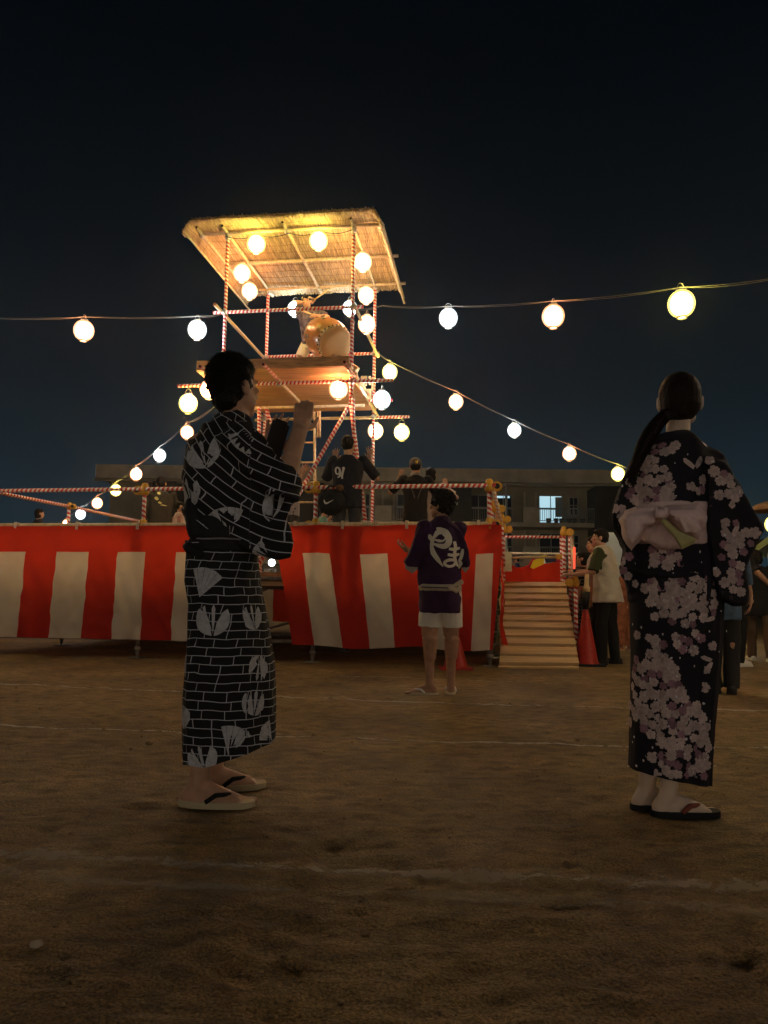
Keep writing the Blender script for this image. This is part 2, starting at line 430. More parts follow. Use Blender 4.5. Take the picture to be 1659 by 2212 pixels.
def chalk_mat(k, thr, al=.62):
    m = mat('worn_chalk_%s' % k, (.62, .56, .46), .95, spec=.1); n = m.node_tree; b = n.nodes['Principled BSDF']
    t = n.nodes.new('ShaderNodeTexCoord'); q = n.nodes.new('ShaderNodeTexNoise'); q.inputs['Scale'].default_value = 26; q.inputs['Detail'].default_value = 9
    q.inputs['Roughness'].default_value = .7
    n.links.new(t.outputs['Object'], q.inputs['Vector'])
    uv = n.nodes.new('ShaderNodeUVMap'); s_ = n.nodes.new('ShaderNodeSeparateXYZ'); n.links.new(uv.outputs[0], s_.inputs[0])
    q2 = n.nodes.new('ShaderNodeTexNoise'); q2.inputs['Scale'].default_value = 1.3; n.links.new(t.outputs['Object'], q2.inputs['Vector'])
    def M(op, a, c):
        z = n.nodes.new('ShaderNodeMath'); z.operation = op; z.use_clamp = False
        for i, v in enumerate((a, c)):
            if isinstance(v, (int, float)): z.inputs[i].default_value = v
            else: n.links.new(v, z.inputs[i])
        return z.outputs[0]
    e = M('MULTIPLY', M('ABSOLUTE', M('SUBTRACT', s_.outputs[0], .5), 0), .55)
    v = M('SUBTRACT', M('ADD', q.outputs[0], M('MULTIPLY', M('SUBTRACT', q2.outputs[0], .5), .6)), M('ADD', e, thr))
    mr = n.nodes.new('ShaderNodeMapRange'); mr.inputs['From Max'].default_value = .16; mr.inputs['To Max'].default_value = al
    n.links.new(v, mr.inputs[0]); n.links.new(mr.outputs[0], b.inputs['Alpha']); return m
def chalk(pts, w_, k, thr, al=.62):
    P = [gr(*p) for p in pts]; V = []; U = []; F = []; L = 0
    for i in range(len(P) - 1):
        n = max(2, int((P[i + 1] - P[i]).length / .04))
        for j in range(n):
            q = P[i].lerp(P[i + 1], j / n); d = (P[i + 1] - P[i]).normalized(); s_ = Vector((-d.y, d.x, 0))
            for e in (-.5, -.17, .17, .5):
                a = q + s_ * w_ * e + s_ * .012 * noise.noise(q * 2.0); V.append((a.x, a.y, gh(a.x, a.y) + .0035)); U.append((e + .5, L))
            L += .04
    for i in range(len(V) // 4 - 1):
        for e in range(3): F.append((i * 4 + e, i * 4 + e + 1, i * 4 + e + 5, i * 4 + e + 4))
    o = raw('chalk_line', V, F, chalk_mat(k, thr, al), GR, uv=lambda k_, f, v: U[v]); return o
chalk([(-60, 1476), (380, 1495), (620, 1508), (1000, 1522), (1350, 1531), (1720, 1539)], .075, 'a', .22)
chalk([(-60, 1566), (390, 1585), (620, 1594), (950, 1605), (1370, 1615), (1720, 1620)], .065, 'b', .27)
chalk([(-60, 1846), (90, 1855), (400, 1866), (560, 1873), (800, 1885), (1100, 1900), (1720, 1922)], .12, 'c', .28, .42)
chalk([(-60, 1885), (300, 1915), (850, 1932), (1720, 1978)], .15, 'd', .36, .32)
chalk([(560, 1455), (900, 1466), (1260, 1480)], .05, 'e', .26)
# pebbles, clods, twigs lying on the sand
M_stone = mat('pebble', (.26, .18, .10), .85, var=.4, vscale=40)
islands(M_stone); M_twig = mat('dry_twig', (.33, .22, .10), .8)
def pebbles():
    g = G()
    for i in range(1800):
        y = .9 + 10 * rnd() ** 1.6; x = ru(-.62, .62) * (y + 1); r = .0018 + .007 * rnd() ** 6
        g.ball((x, y, gh(x, y) + r * .3), (r * ru(.8, 1.4), r * ru(.8, 1.3), r * .6), 6, Matrix.Rotation(rnd() * 3, 3, 'Z'))
    o = g.build('pebbles', M_stone, uv=False); o['kind'] = 'stuff'
    g = G()
    for i in range(80):
        y = .9 + 6 * rnd() ** 1.5; x = ru(-.6, .6) * (y + 1); a = rnd() * PI; l = ru(.02, .07); z = gh(x, y) + .004
        d = Vector((math.cos(a), math.sin(a), 0)) * l
        g.tube([(x, y, z), Vector((x, y, z + .004)) + d * .5, Vector((x, y, z)) + d + Vector((0, ru(-.01, .01), .002))], .0011, 4)
    o = g.build('dry_twigs', M_twig, uv=False); o['kind'] = 'stuff'
pebbles()
for i, (x, y, r, lb) in enumerate([(78, 2050, .012, 'small pale stone on the sand in the lower left corner'),
                       (788, 2018, .009, 'small dark stone on the sand below the middle'), (582, 2014, .008, 'tiny dark stone left of the middle of the near sand'),
                       (678, 1592, .012, 'dark clod on the sand just right of the brick-print robe'), (1248, 1601, .012, 'dark clod on the sand by the far chalk line'),
                       (322, 1608, .016, 'dark clod on the sand left of the brick-print robe')]):
    p = gr(x, y); g = G(); g.ball((0, 0, r * .5), (r * 1.3, r, r * .75), 10)
    o = g.build('stone', mat('pale_stone', (.5, .42, .3), .8) if i == 0 else M_stone, uv=False, loc=(p.x, p.y, gh(p.x, p.y)))
    for v in o.data.vertices: v.co += v.co.normalized() * .25 * r * noise.noise(v.co * 120 + Vector((i, 0, 0)))
    tag(o, lb, 'stone', 'loose stones on the sand')
# ================================================================== apartment block far behind
BD = 51.0
def BX(x): return px(x, 1110, BD).x
def BZ(y): return px(829, y, BD).z
M_conc = mat('painted_concrete', (.27, .24, .185), .9, var=.2, vscale=.8)
M_conc2 = mat('concrete_parapet', (.42, .375, .295), .9, var=.2, vscale=1.2)
M_dark = mat('recess_shade_and_pot', (.035, .035, .033), .8, var=.3, vscale=1)  # recess shade put into the colour; the flower pots share it
M_pane = mat('dark_window_glass', (.012, .014, .016), .15, spec=.6)
M_alu = mat('aluminium_frame', (.30, .31, .30), .5, .3)
def lit(n_, c, s_): return mat(n_, (.5, .5, .5), .5, emit=c, est=s_)
M_lit = lit('lit_window', (.50, .80, .92), .8); M_lit2 = lit('dim_lit_window', (.38, .62, .62), .35); M_litg = lit('greenish_lit_window', (.42, .75, .60), .33)
bld = thing('apartment_building', 'long three storey concrete apartment block with balconies behind the stage', 'building', (BX(800), BD, 0))
BL = -bld.location
def bpart(name, g, m, par=bld, sm=False):
    o = g.build(name, m, par, smooth=sm, uv=False); o.location = BL if par is bld else (0, 0, 0); return o
zr_, zb_ = BZ(1013), BZ(1048); x0, x1 = BX(222), BX(1425)
ztop = zr_; P_ = BZ(1045) - BZ(1128)
bpart('wall', G().box(((x0 + x1) / 2, BD + 5, ztop / 2 - .3), (x1 - x0, 7.6, ztop - .7)), M_conc)
bpart('roof', G().box(((x0 + x1) / 2, BD + 4.2, (zr_ + zb_) / 2 + .1), (x1 - x0 + .8, 9.6, zr_ - zb_ - .2)), M_conc2)
bpart('eaves_gutter', G().box(((x0 + x1) / 2, BD - .75, zb_ + .03), (x1 - x0 + .8, .2, .16)), M_conc)
M_rail = mat('balcony_rail_metal', (.24, .24, .22), .5, .5)
for f in range(3):
    zs = BZ(1128) - f * P_           # floor slab edge top (px 1128)
    for k in range(-2, 2):
        ox = k * 314
        def X(a): return BX(a + ox)
        if X(1275) < x0 + 1 or X(965) > x1: continue
        a, b = max(X(1015), x0), min(X(1275), x1)
        if b > a:
            bpart('balcony_slab', G().box(((a + b) / 2, BD + .1, zs - .14), (b - a, 2.2, .3)), M_conc2)
            g = G(); n = int((b - a) / .14)
            g.box(((a + b) / 2, BD - .95, zs + .95), (b - a, .06, .06)); g.box(((a + b) / 2, BD - .95, zs + .12), (b - a, .05, .05))
            for i in range(n + 1): g.box((a + (b - a) * i / n, BD - .95, zs + .52), (.028, .03, .84))
            bpart('railing', g, M_rail)
            if X(1124) > x0: bpart('balcony_panel', G().box(((X(1124) + X(1159)) / 2, BD - 1.02, zs + .42), (X(1159) - X(1124), .12, 1.15)), M_conc2)
            for xx in (1140, 1100, 1165): 
                if X(xx) > x0: bpart('downpipe', G().tube([(X(xx), BD + 1.1, zs), (X(xx), BD + 1.1, zs + P_ - .3)], .07, 6), M_conc2)
        # stair recess, its shade put in as a solid near-black block
        da, db = max(X(965), x0), min(X(1015), x1)
        if db > da: bpart('stair_recess_shade', G().box(((da + db) / 2, BD + .1, zs + P_ / 2 - .15), (db - da, 2.3, P_)), M_dark)
        for (wa, wb, hy, lm) in ((1018, 1058, 1.95, None), (1074, 1112, 1.95, None), (1172, 1223, 1.95, None), (1239, 1258, 1.2, None)):
            A, B = X(wa), X(wb)
            if A < x0 + .3 or B > x1: continue
            m = M_pane
            if f == 0 and k == 0 and wa == 1172: m = M_lit
            if f == 0 and k == -2 and wa == 1239: m = M_litg
            zc = zs + (hy / 2 + .1 if hy > 1.5 else 1.35)
            g = G(); yy = BD + 1.15
            for (cx_, w_) in ((A, .07), (B, .07), ((A + B) / 2, .05)): g.box((cx_, yy, zc), (w_, .1, hy))
            for cz in (zc - hy / 2, zc + hy / 2, zc + .05): g.box(((A + B) / 2, yy - .01, cz), (B - A + .07, .1, .06))
            fr = bpart('window', g, M_alu)
            bpart('pane', G().box(((A + B) / 2, yy + .02, zc), (B - A, .03, hy)), m, fr)
            if f == 0 and k == 0 and wa == 1074:
                bpart('pane', G().box(((A + B) / 2, yy - .02, zc + hy / 2 - .12), (B - A - .3, .05, .14)), M_lit, fr)
            if m is M_lit:     # half drawn curtain and things on the balcony
                bpart('curtain', G().box(((A + B) / 2 + .35 * (B - A) / 1, yy - .06, zc + .2), (.3 * (B - A), .03, hy * .7)), mat('grey_net_curtain', (.25, .3, .32), .9), fr)
    for k in range(6):
        xx = BX(1180 + k * 14 + 3 * (k % 2)); zz = zs
        if f == 0: bpart('flower_pot', G().lathe([(.12, 0), (.17, .28), (.14, .3)], (xx, BD - .6, zz + .02), n=8, close=True), M_dark)
# lamp post in front of the block
p = px(1094, 1197, 40); lp = thing('lamp_post', 'thin pale pole standing in front of the apartment block', 'pole', (p.x, 40, 0))
lz = px(1094, 1048, 40).z
q = G().tube([(0, 0, 0), (0, 0, lz)], [.09, .06], 8).build('pole', mat('pale_pole', (.3, .33, .32), .5), lp)
G().lathe([(.02, .12), (.14, .02), (.16, -.05), (.02, -.08)], (0, 0, lz), n=10, close=True).build('lamp_head', mat('lamp_head', (.2, .2, .2), .5), lp)
# dark hedge and white railing at the field's far edge
M_leaf = mat('dark_leaves', (.03, .045, .02), .8, var=.5, vscale=3)
g = G()
for i in range(4200):
    x = ru(-22, 26); z = ru(.1, 1.9) + .25 * noise.noise(Vector((x * .6, 0, 0))); y = 38 + ru(-.5, .5)
    R = Matrix.Rotation(rnd() * 6, 3, 'Z') @ Matrix.Rotation(rnd() * 3, 3, 'X'); s_ = ru(.08, .2)
    g._add([Vector((x, y, z)) + R @ Vector(v) * s_ for v in ((-1, -.5, 0), (1, -.5, 0), (.3, .7, .2))], [(0, 1, 2)])
g.box((2, 38.1, .8), (48, .5, 1.6))
o = g.build('hedge', M_leaf, uv=False, smooth=False); tag(o, 'dark clipped hedge along the far edge of the field', 'hedge')
# ================================================================== stage
SX, SY, SW = 1.2696, 9.1975, .1546
cs, ss = math.cos(SW), math.sin(SW)
def S(u, v, z): return Vector((SX + u * cs + v * ss, SY - u * ss + v * cs, z))
def U(x, y, v=0.0):
    """stage coordinates (u, z) of the photo pixel on the vertical plane v"""
    o = Vector((0, 0, CAM_H)); r = RC @ Vector(((x - 829.5) / FPX, -(y - 1106) / FPX, -1))
    n = Vector((ss, cs, 0)); q = S(0, v, 0); t = (q - o).dot(n) / r.dot(n); h = o + r * t
    e = Vector((cs, -ss, 0)); return (h - q).dot(e), h.z
ZR, ZP, ZD = 2.154, 1.69, 1.10
stage = thing('dance_stage', 'low festival stage of scaffold pipes with striped rails around the drum tower', 'stage', S(-3.2, 0, 0))
SL_ = -stage.location
def sp(name, g, m, par=None, sm=True):
    o = g.build(name, m, par or stage, smooth=sm); o.location = SL_ if par is None else (0, 0, 0); return o
def pipe(a, b, r=.026, m=candy, name='pipe', par=None): return sp(name, G().tube([a, b], r, 10), m, par)
def clampg(p, ax=Vector((1, 0, 0)), s_=1.0):
    g = G(); p = Vector(p); ax = Vector(ax).normalized()
    g.lathe([(.0, .075 * s_), (.022 * s_, .07 * s_), (.034 * s_, .055 * s_), (.036 * s_, .03 * s_), (.046 * s_, .02 * s_), (.046 * s_, -.03 * s_), (.036 * s_, -.045 * s_), (.03 * s_, -.05 * s_)], p, (0, 0, 1), 12, True)
    q = p + ax * .07 * s_
    g.lathe([(.045 * s_, -.03 * s_), (.05 * s_, 0), (.045 * s_, .03 * s_)], q, Vector((-ax.y, ax.x, 0)), 12, True)
    g.box(p + ax * .035 * s_, (.05 * s_, .05 * s_, .06 * s_)); return g
def clamp(p, ax=(1, 0, 0), s_=1.0):
    o = sp('clamp', clampg(p, ax, s_), M_yel)
    q = Vector(p) + Vector(ax).normalized() * .07 * s_; n = Vector((-Vector(ax).y, Vector(ax).x, 0)).normalized()
    if n.y > 0: n = -n
    sp('pipe_end', G().lathe([(.027 * s_, 0), (.027 * s_, .034 * s_)], q, n, 10, True), M_black, o); o.children[0].location = (0, 0, 0)
posts_u = [0, U(683, 1053)[0], U(313, 1053)[0], U(313, 1053)[0] - 2.2]
ex = Vector((cs, -ss, 0)); ey = Vector((ss, cs, 0))
# deck boards (run across), frame beneath
nb = 26
for i in range(nb):
    v0 = .18 + i * .30
    g = G(); a = S(-6.75, v0, ZD); c = S(-3.35, v0 + .145, ZD - .02)
    g.box(c, (6.7, .285, .04), Matrix.Rotation(-SW, 3, 'Z'))
    sp('deck_plank', g, M_wood, sm=False)
for v in (.12, 1.9, 3.7, 5.5, 7.9):
    pipe(S(-6.8, v, ZD - .08), S(.05, v, ZD - .08), .03, M_steel_d)
    if v < 3: pipe(S(-6.8, v, .24), S(.05, v, .24), .026, M_steel_d)
for u in posts_u + [posts_u[1] / 2, -3.5, -5.5]:
    pipe(S(u, .1, ZD - .14), S(u, 7.9, ZD - .14), .03, M_steel_d)
def jack(u, v, top):
    if top > 1.5: pipe(S(u, v, ZP - .12), S(u, v, top), .026, candy, 'post')
    pipe(S(u, v, .05), S(u, v, min(top, ZP - .12)), .026, M_steel_d, 'post')
    g = G(); g.box(S(u, v, .012), (.17, .17, .014), Matrix.Rotation(-SW, 3, 'Z')); g.tube([S(u, v, .015), S(u, v, .16)], .019, 8)
    g.lathe([(.035, .10), (.045, .115), (.045, .135), (.035, .15)], S(u, v, 0), n=10, close=True)
    sp('jack_base', g, M_steel_d)
for u in posts_u:
    jack(u, 0, ZR + .03)
    for v in (1.9, 4.6, 7.8): jack(u, v, ZD - .05 if u not in (0, posts_u[-1]) else ZR + .03)
pipe(S(-6.9, -.03, ZR), S(.02, -.03, ZR)); pipe(S(-6.9, -.03, ZP), S(.02, -.03, ZP), .028, M_bamboo)
for u in posts_u:
    clamp(S(u, 0, ZR - .01), -ex if u < -.5 else ex, 1.3); clamp(S(u, 0, ZP - .01), -ex if u < -.5 else ex, 1.25)
# side rails
for u in (0,):
    d = .055 if u == 0 else -.03
    pipe(S(u + d, -.05, ZR), S(u + d, 7.9, ZR)); pipe(S(u + d, -.05, ZP), S(u + d, 7.9, ZP), .026)
    for v in (1.9, 4.6): clamp(S(u, v, ZR), ex, .95); clamp(S(u, v, ZP), ex, .9)
pipe(S(-6.9, 7.93, ZR), S(.02, 7.93, ZR)); pipe(S(-6.9, 7.93, ZP), S(.02, 7.93, ZP))
# diagonal rail parts seen at the left
a = px(-6, 1064, 10.4); b = px(150, 1094, 12); c = px(305, 1127, 14.4)
pipe(a, b); pipe(b, c); clamp(b, ex, .9)
# braces under the skirt
pipe(S(-.3, .3, .2), S(-2.1, .3, ZD - .2), .022, M_steel_d, 'brace'); pipe(S(-4.6, .5, .2), S(-2.9, .5, ZD - .2), .022, M_steel_d, 'brace')
pipe(S(posts_u[1] - .25, 1.2, .55), S(posts_u[1] - 1.1, 1.2, .3), .02, M_steel_d, 'brace')
sp('cross_beam', G().box(S(-3.2, .35, .98), (3.2, .1, .1), Matrix.Rotation(-SW, 3, 'Z')), M_wood2, sm=False)
# ---- curtains
def curtain(label, cols, ztopf, zbotf, band, side=None, seed=0, name='striped_curtain', v0=-.07):
    """cols: list of (u_top, u_bottom, is_white) boundaries; cloth hangs as a pleated sheet"""
    V = []; F = []; MI = []; NZ = 30; nx = []
    ptf = side or (lambda u, v, z: S(u, v, z))
    for i in range(len(cols) - 1):
        n = 12 if i < len(cols) - 2 else 13
        for k in range(n): nx.append((i, k / 12))
    for (i, t) in nx:
        ut = cols[i][0] * (1 - t) + cols[i + 1][0] * t if t <= 1 else cols[i + 1][0]
        ub = cols[i][1] * (1 - t) + cols[i + 1][1] * t if t <= 1 else cols[i + 1][1]
        for j in range(NZ + 1):
            s_ = j / NZ; zt = ztopf(ut); zb = zbotf(ub); z = zt + (zb - zt) * s_
            u = ut if s_ < band else ut + (ub - ut) * ((s_ - band) / (1 - band))
            amp = .012 + .05 * s_
            y = v0 - amp * (noise.noise(Vector((u * 2.6 + seed, z * .6, seed))) + .7 * noise.noise(Vector((u * 6 + z * 2.2, z * 1.1, 3 + seed))))
            y -= .022 * noise.noise(Vector((u * 5 - z * 7, z * 4 + u * 3, 8 + seed))) + (.0 if s_ < band else .004)
            y -= .030 * max(0, 1 - abs(math.sin(u * 2.0 + z * 1.3 + seed)) * 4) * (.3 + s_) - .018 * max(0, 1 - abs(math.sin(u * 3.1 - z * 2.3 + seed * 2)) * 5)
            V.append(ptf(u, y, z + .012 * noise.noise(Vector((u * 3, 0, seed))) * (1 if s_ > .9 else 0)))
    for c in range(len(nx) - 1):
        for j in range(NZ):
            a = c * (NZ + 1) + j; F.append((a, a + 1, a + NZ + 2, a + NZ + 1))
            MI.append(1 if (j / NZ >= band and cols[nx[c][0]][2]) else 0)
    o = raw(name, V, F, [M_red, M_white], mi=MI); tag(o, label, 'curtain', 'red and white curtains round the stage')
    return o
def ub(xt, xb, yt=1193, yb=1390): return (U(xt, yt)[0], U(xb, yb)[0])
Z = lambda y, x=500: U(x, y)[1]
LA = [(-40, -68), (64, 40), (131.5, 112), (198, 182), (259, 245.6), (320.6, 309.7), (385, 372.5), (440, 430), (498, 478)]
cols = [(*ub(-170, -210), 0), (*ub(-105, -140), 1)] + [(*ub(a, b), (i % 2 == 0)) for i, (a, b) in enumerate(LA)]
curtain('left striped curtain with straight stripes hung from the stage rail', cols, lambda u: ZP - .015, lambda u: .235, .225, seed=1)
RB = [(603, 634.6, 0), (656, 682.5, 1), (714, 743.7, 0), (779, 801, 1), (838, 856, 0), (905, 915, 1), (966, 962, 0), (1029, 1018, 1), (1066, 1058, 0), (1084, 1064, 0)]
cols = [(*ub(a, b), w_) for a, b, w_ in RB]
ur = cols[0][0]
curtain('right striped curtain with slanting stripes behind the man in purple', cols, lambda u: ZP - .01 - .02 * abs(math.sin(u * 3)), lambda u: .20 + .02 * math.sin(u * 5), .215, seed=5)
# top band continuing over the opening
cols = [(U(495, 1150)[0], U(495, 1150)[0], 0), (U(560, 1150)[0],) * 2 + (0,), (U(606, 1150)[0],) * 2 + (0,)]
curtain('short plain red valance over the gap between the curtains', cols, lambda u: ZP - .012, lambda u: 1.33, 2, seed=9, name='red_valance', v0=-.06)
# side curtains running back, and the far one seen through the gap
def sidec(u0, sgn):
    return lambda u, y, z: S(u0 - sgn * y * 1.0, u, z)
sc_ = [(.12 + i * .42, .12 + i * .42, i % 2) for i in range(18)]
curtain('striped curtain running back along the ramp side of the stage', sc_, lambda u: ZP - .01, lambda u: .25, .22, side=sidec(.09, 1), seed=12, v0=-.05)
curtain('striped curtain along the far left side of the stage', sc_, lambda u: ZP - .01, lambda u: .25, .22, side=sidec(-6.75, -1), seed=15, v0=-.05)
sc2 = [(-6.8 + i * .42, -6.8 + i * .42, i % 2) for i in range(17)]
curtain('striped curtain closing the rear of the stage, seen through the gap', sc2, lambda u: ZD, lambda u: .22, .02, side=lambda u, y, z: S(u, 8.0 - y, z), seed=18, v0=-.05)
# cloth ties on the bamboo rail
for x in (40, 172, 302, 452, 640, 742, 815, 880, 1034):
    u = U(x, 1133)[0]; g = G(); g.box(S(u, -.065, ZP - .01), (.035, .012, .10), Matrix.Rotation(-SW, 3, 'Z')); g.box(S(u, -.03, ZP + .032), (.035, .07, .008), Matrix.Rotation(-SW, 3, 'Z'))
    sp('tie', g, M_white, sm=False)
# ================================================================== ramp beside the stage
A0, B0 = gr(1078, 1445), gr(1252, 1446); A1, B1 = gr(1087, 1256, 1.05), gr(1221, 1256, 1.05)
ramp_ = thing('wooden_ramp', 'boarded wooden ramp climbing beside the right end of the stage', 'ramp', (A0 + B0) / 2)
RL = -ramp_.location
def rp(name, g, m, sm=False): o = g.build(name, m, ramp_, smooth=sm); o.location = RL; return o
ysb = [1446, 1435, 1415, 1393, 1374.6, 1357, 1341, 1325, 1309.5, 1296, 1282, 1268.5, 1256]
def rt_(y):           # fraction along the slope for a picture row
    o = Vector((0, 0, CAM_H)); lo, hi = 0, 1
    from bisect import bisect
    for _ in range(30):
        m_ = (lo + hi) / 2; q = (A0.lerp(A1, m_)); 
        d = (q - o); c = RC.transposed() @ d; yy = 1106 + FPX * c.y / c.z
        yy = 1106 - FPX * c.y / -c.z
        if yy > y: lo = m_
        else: hi = m_
    return lo
ts = [rt_(y) for y in ysb]; nrm = (B0 - A0).cross(A1 - A0).normalized(); nrm = nrm if nrm.z > 0 else -nrm
for i in range(12):
    t0, t1 = ts[i] + .005, ts[i + 1] - .013; e = ru(-.008, .008)
    P0, P1, P2, P3 = A0.lerp(A1, t0), B0.lerp(B1, t0), B0.lerp(B1, t1), A0.lerp(A1, t1)
    k = nrm * .028; dz = nrm * (.012 + .004 * (i % 2)); sdx = (B0 - A0).normalized() * e
    rp('tread_board', G().prism([P0 + sdx + dz - k, P1 + sdx + dz - k, P2 + sdx + dz - k, P3 + sdx + dz - k], [P0 + sdx + dz * 1.3, P1 + sdx + dz * 1.3, P2 + sdx + dz * .4, P3 + sdx + dz * .4]), M_wood2)
for (P, Q, s_) in ((A0, A1, 1), (B0, B1, -1)):
    n_ = (B0 - A0).normalized() * s_
    rp('stringer', G().prism([P + n_ * .06 - nrm * .02, Q + n_ * .06 - nrm * .02, Q + n_ * .06 - nrm * .14, P + n_ * .06 + Vector((0, .15, 0))], [P + n_ * .10 - nrm * .02, Q + n_ * .10 - nrm * .02, Q + n_ * .10 - nrm * .14, P + n_ * .10 + Vector((0, .15, 0))]), M_wood)
for i in range(7):
    q = A0.lerp(A1, .12 + i * .13) - Vector((.10, 0, .02)); rp('rung', G().tube([q, q + Vector((.14, 0, 0))], .012, 6), M_steel)
ld = (A1 - A0); ld.z = 0; ld.normalize()
lc = (A1 + B1) / 2 + ld * .62; lc.z = 1.02
rp('landing_board', G().box(lc, ((B1 - A1).length + .1, 1.2, .05), Matrix.Rotation(-SW, 3, 'Z')), M_wood)
for q in (A1, B1):
    for k in (0.08, 1.1): z = q + ld * k; rp('landing_leg', G().tube([(z.x, z.y, 0), (z.x, z.y, 1.0)], .026, 8), M_steel_d, True)
# hand rails round the ramp and landing
hr = thing('ramp_handrail', 'striped pipe handrail with yellow clamps round the ramp landing', 'handrail', (B1.x, B1.y, 0))
HL = -hr.location
def hp(a, b, r=.026, m=candy, name='pipe'): o = G().tube([a, b], r, 10).build(name, m, hr); o.location = HL; return o
def hc(p, ax=(1, 0, 0), s_=1.): o = clampg(p, ax, s_).build('clamp', M_yel, hr); o.location = HL
D1 = B1.y + .05
pr = px(1218, 1150, D1); hp((pr.x, pr.y, .02), pr); pr2 = px(1231, 1160, D1 + .1); hp((pr2.x, pr2.y, .02), pr2)
hc(pr, (1, 0, 0), 1.15)
nb_ = px(1243, 1262, 9.7); hp((nb_.x, nb_.y, 0), nb_); hc(nb_ + Vector((0, 0, .02)), (-1, 0, 0), 1.1)
hp(pr2 - Vector((0, .1, .0)), nb_ + Vector((-.02, 0, .03)), .024, stripe_mat('clear_wrapped_tape', (.62, .30, .18), (.66, .55, .42), .05))
mid = (pr2 - Vector((0, .1, 0))).lerp(nb_, .38); hp(mid + Vector((-.0, -.03, .05)), mid.lerp(nb_, .32) + Vector((0, -.03, .03)), .014, mat('yellow_reflective_tape', (.85, .75, .05), .35), 'reflective_tape')
D2 = A1.y + 1.0; l1 = px(1088, 1160, D2); l2 = px(1212, 1160, D2 + .0); hp(l1, l2, .023); hp(px(1086, 1205, D2), px(1214, 1203, D2), .022, M_bamboo)
hc(px(1214, 1203, D2), (-1, 0, 0), .9); hp((l1.x, l1.y, 0), l1, .024); hp((l2.x, l2.y, 0), l2, .024)
hp(px(1066, 1060, 9.12), px(1084, 1136, 9.3), .024, MATS['clear_wrapped_tape']); hp(px(1084, 1136, 9.3), px(1087, 1222, 9.5), .024); hc(px(1071, 1099, 9.5), (1, 0, 0), 1.0); hc(px(1087, 1143, 9.6), (1, 0, 0), 1.0); hc(px(1083, 1122, 9.35), (1, 0, 0), 1.0)
# red cloth sagging behind the landing
V = []; F = []; n = 26
pa, pb = px(1086, 1210, D2 + .05), px(1216, 1206, D2 + .05)
for i in range(n + 1):
    t = i / n; q = pa.lerp(pb, t); sag = .16 * abs(math.sin(t * PI * 2.2 + 2.6)) ** .8 * (1 - t * .7)
    for j in range(7):
        z = q.z - sag - (q.z - sag - .9) * j / 6
        V.append((q.x, q.y + .03 * noise.noise(Vector((t * 9, j * .3, 0))), z))
for i in range(n):
    for j in range(6): a = i * 7 + j; F.append((a, a + 1, a + 8, a + 7))
o = raw('red_cloth', V, F, M_red); tag(o, 'plain red cloth sagging behind the ramp landing', 'cloth')
# ================================================================== traffic cones
def cone(p, H, label, r=.17):
    t = thing('traffic_cone', label, 'traffic cone', (p.x, p.y, 0), 0, 'traffic cones by the stage')
    mt = mat('red_cone_plastic', (.36, .025, .015), .5, var=.2, vscale=20)
    G().lathe([(r, .03), (r * .9, .05), (.035, H - .02), (.022, H), (.0, H)], n=20).build('cone_body', mt, t)
    g = G(); g.box((0, 0, .015), (r * 2.4, r * 2.4, .03)); flatshade(g.build('base', M_black if H > .6 else mt, t))
p = gr(1267, 1438); cone(Vector((p.x, p.y, 0)), .68, 'tall red traffic cone between the ramp and the man in the vest', .155)
p = gr(984, 1446); cone(Vector((p.x, p.y, 0)), .42, 'red traffic cone half hidden by the legs of the man in purple', .15)
0 and cone(Vector((p.x - .12, p.y, 0)), .6, 'dark red traffic cone at the left edge under the curtain', .15)
# ================================================================== drum tower
KT = 1.22
TX, TY, TW = -.4351 * KT, 9.5466 * KT, .1378
W_, L_ = 1.7017 * KT, 1.8886 * KT
def kz(z): return CAM_H + (z - CAM_H) * KT
Z1, Z2, Z3, ZF = kz(4.4924), kz(3.5154), kz(5.5332), kz(5.5884)
ct, st = math.cos(TW), math.sin(TW)
def T(u, v, z): return Vector((TX + u * ct + v * st, TY - u * st + v * ct, z))
RT = Matrix.Rotation(-TW, 3, 'Z')
tower = thing('drum_tower', 'tall scaffold drum tower with striped posts, plank deck and reed mat roof', 'tower', T(-W_ / 2, L_ / 2, 0))
TL = -tower.location
def tp(name, g, m, par=None, sm=True):
    o = g.build(name, m, par or tower, smooth=sm); o.location = TL if par is None else (0, 0, 0); return o
def tpipe(a, b, r=.027, m=candy, name='pipe'): return tp(name, G().tube([a, b], r, 10), m)
def knot(p, s_=1.0, m=None):          # swivel clamp: two half shells and bolts
    g = G(); p = Vector(p); g.lathe([(.034, -.03), (.043, -.02), (.043, .02), (.034, .03)], p, (0, 0, 1), 10, True)
    g.lathe([(.034, -.03), (.043, -.02), (.043, .02), (.034, .03)], p + Vector((0, -.045, 0)), (1, 0, 0), 10, True)
    g.tube([p + Vector((.05, -.05, .02)), p + Vector((.05, .03, .02))], .009, 6); tp('clamp', g, m or M_steel)
for u in (-W_, 0):
    for v in (0, L_):
        if v == 0:
            tpipe(T(u, v, 3.75), T(u, v, Z3 + .05), .028, candy, 'post')
            tpipe(T(u, v, Z3 + .05), T(u, v, Z3 + .12), .026, M_steel, 'post_end')
        else: tpipe(T(u, v, .02), T(u, v, Z3 + .05), .028, candy, 'post')
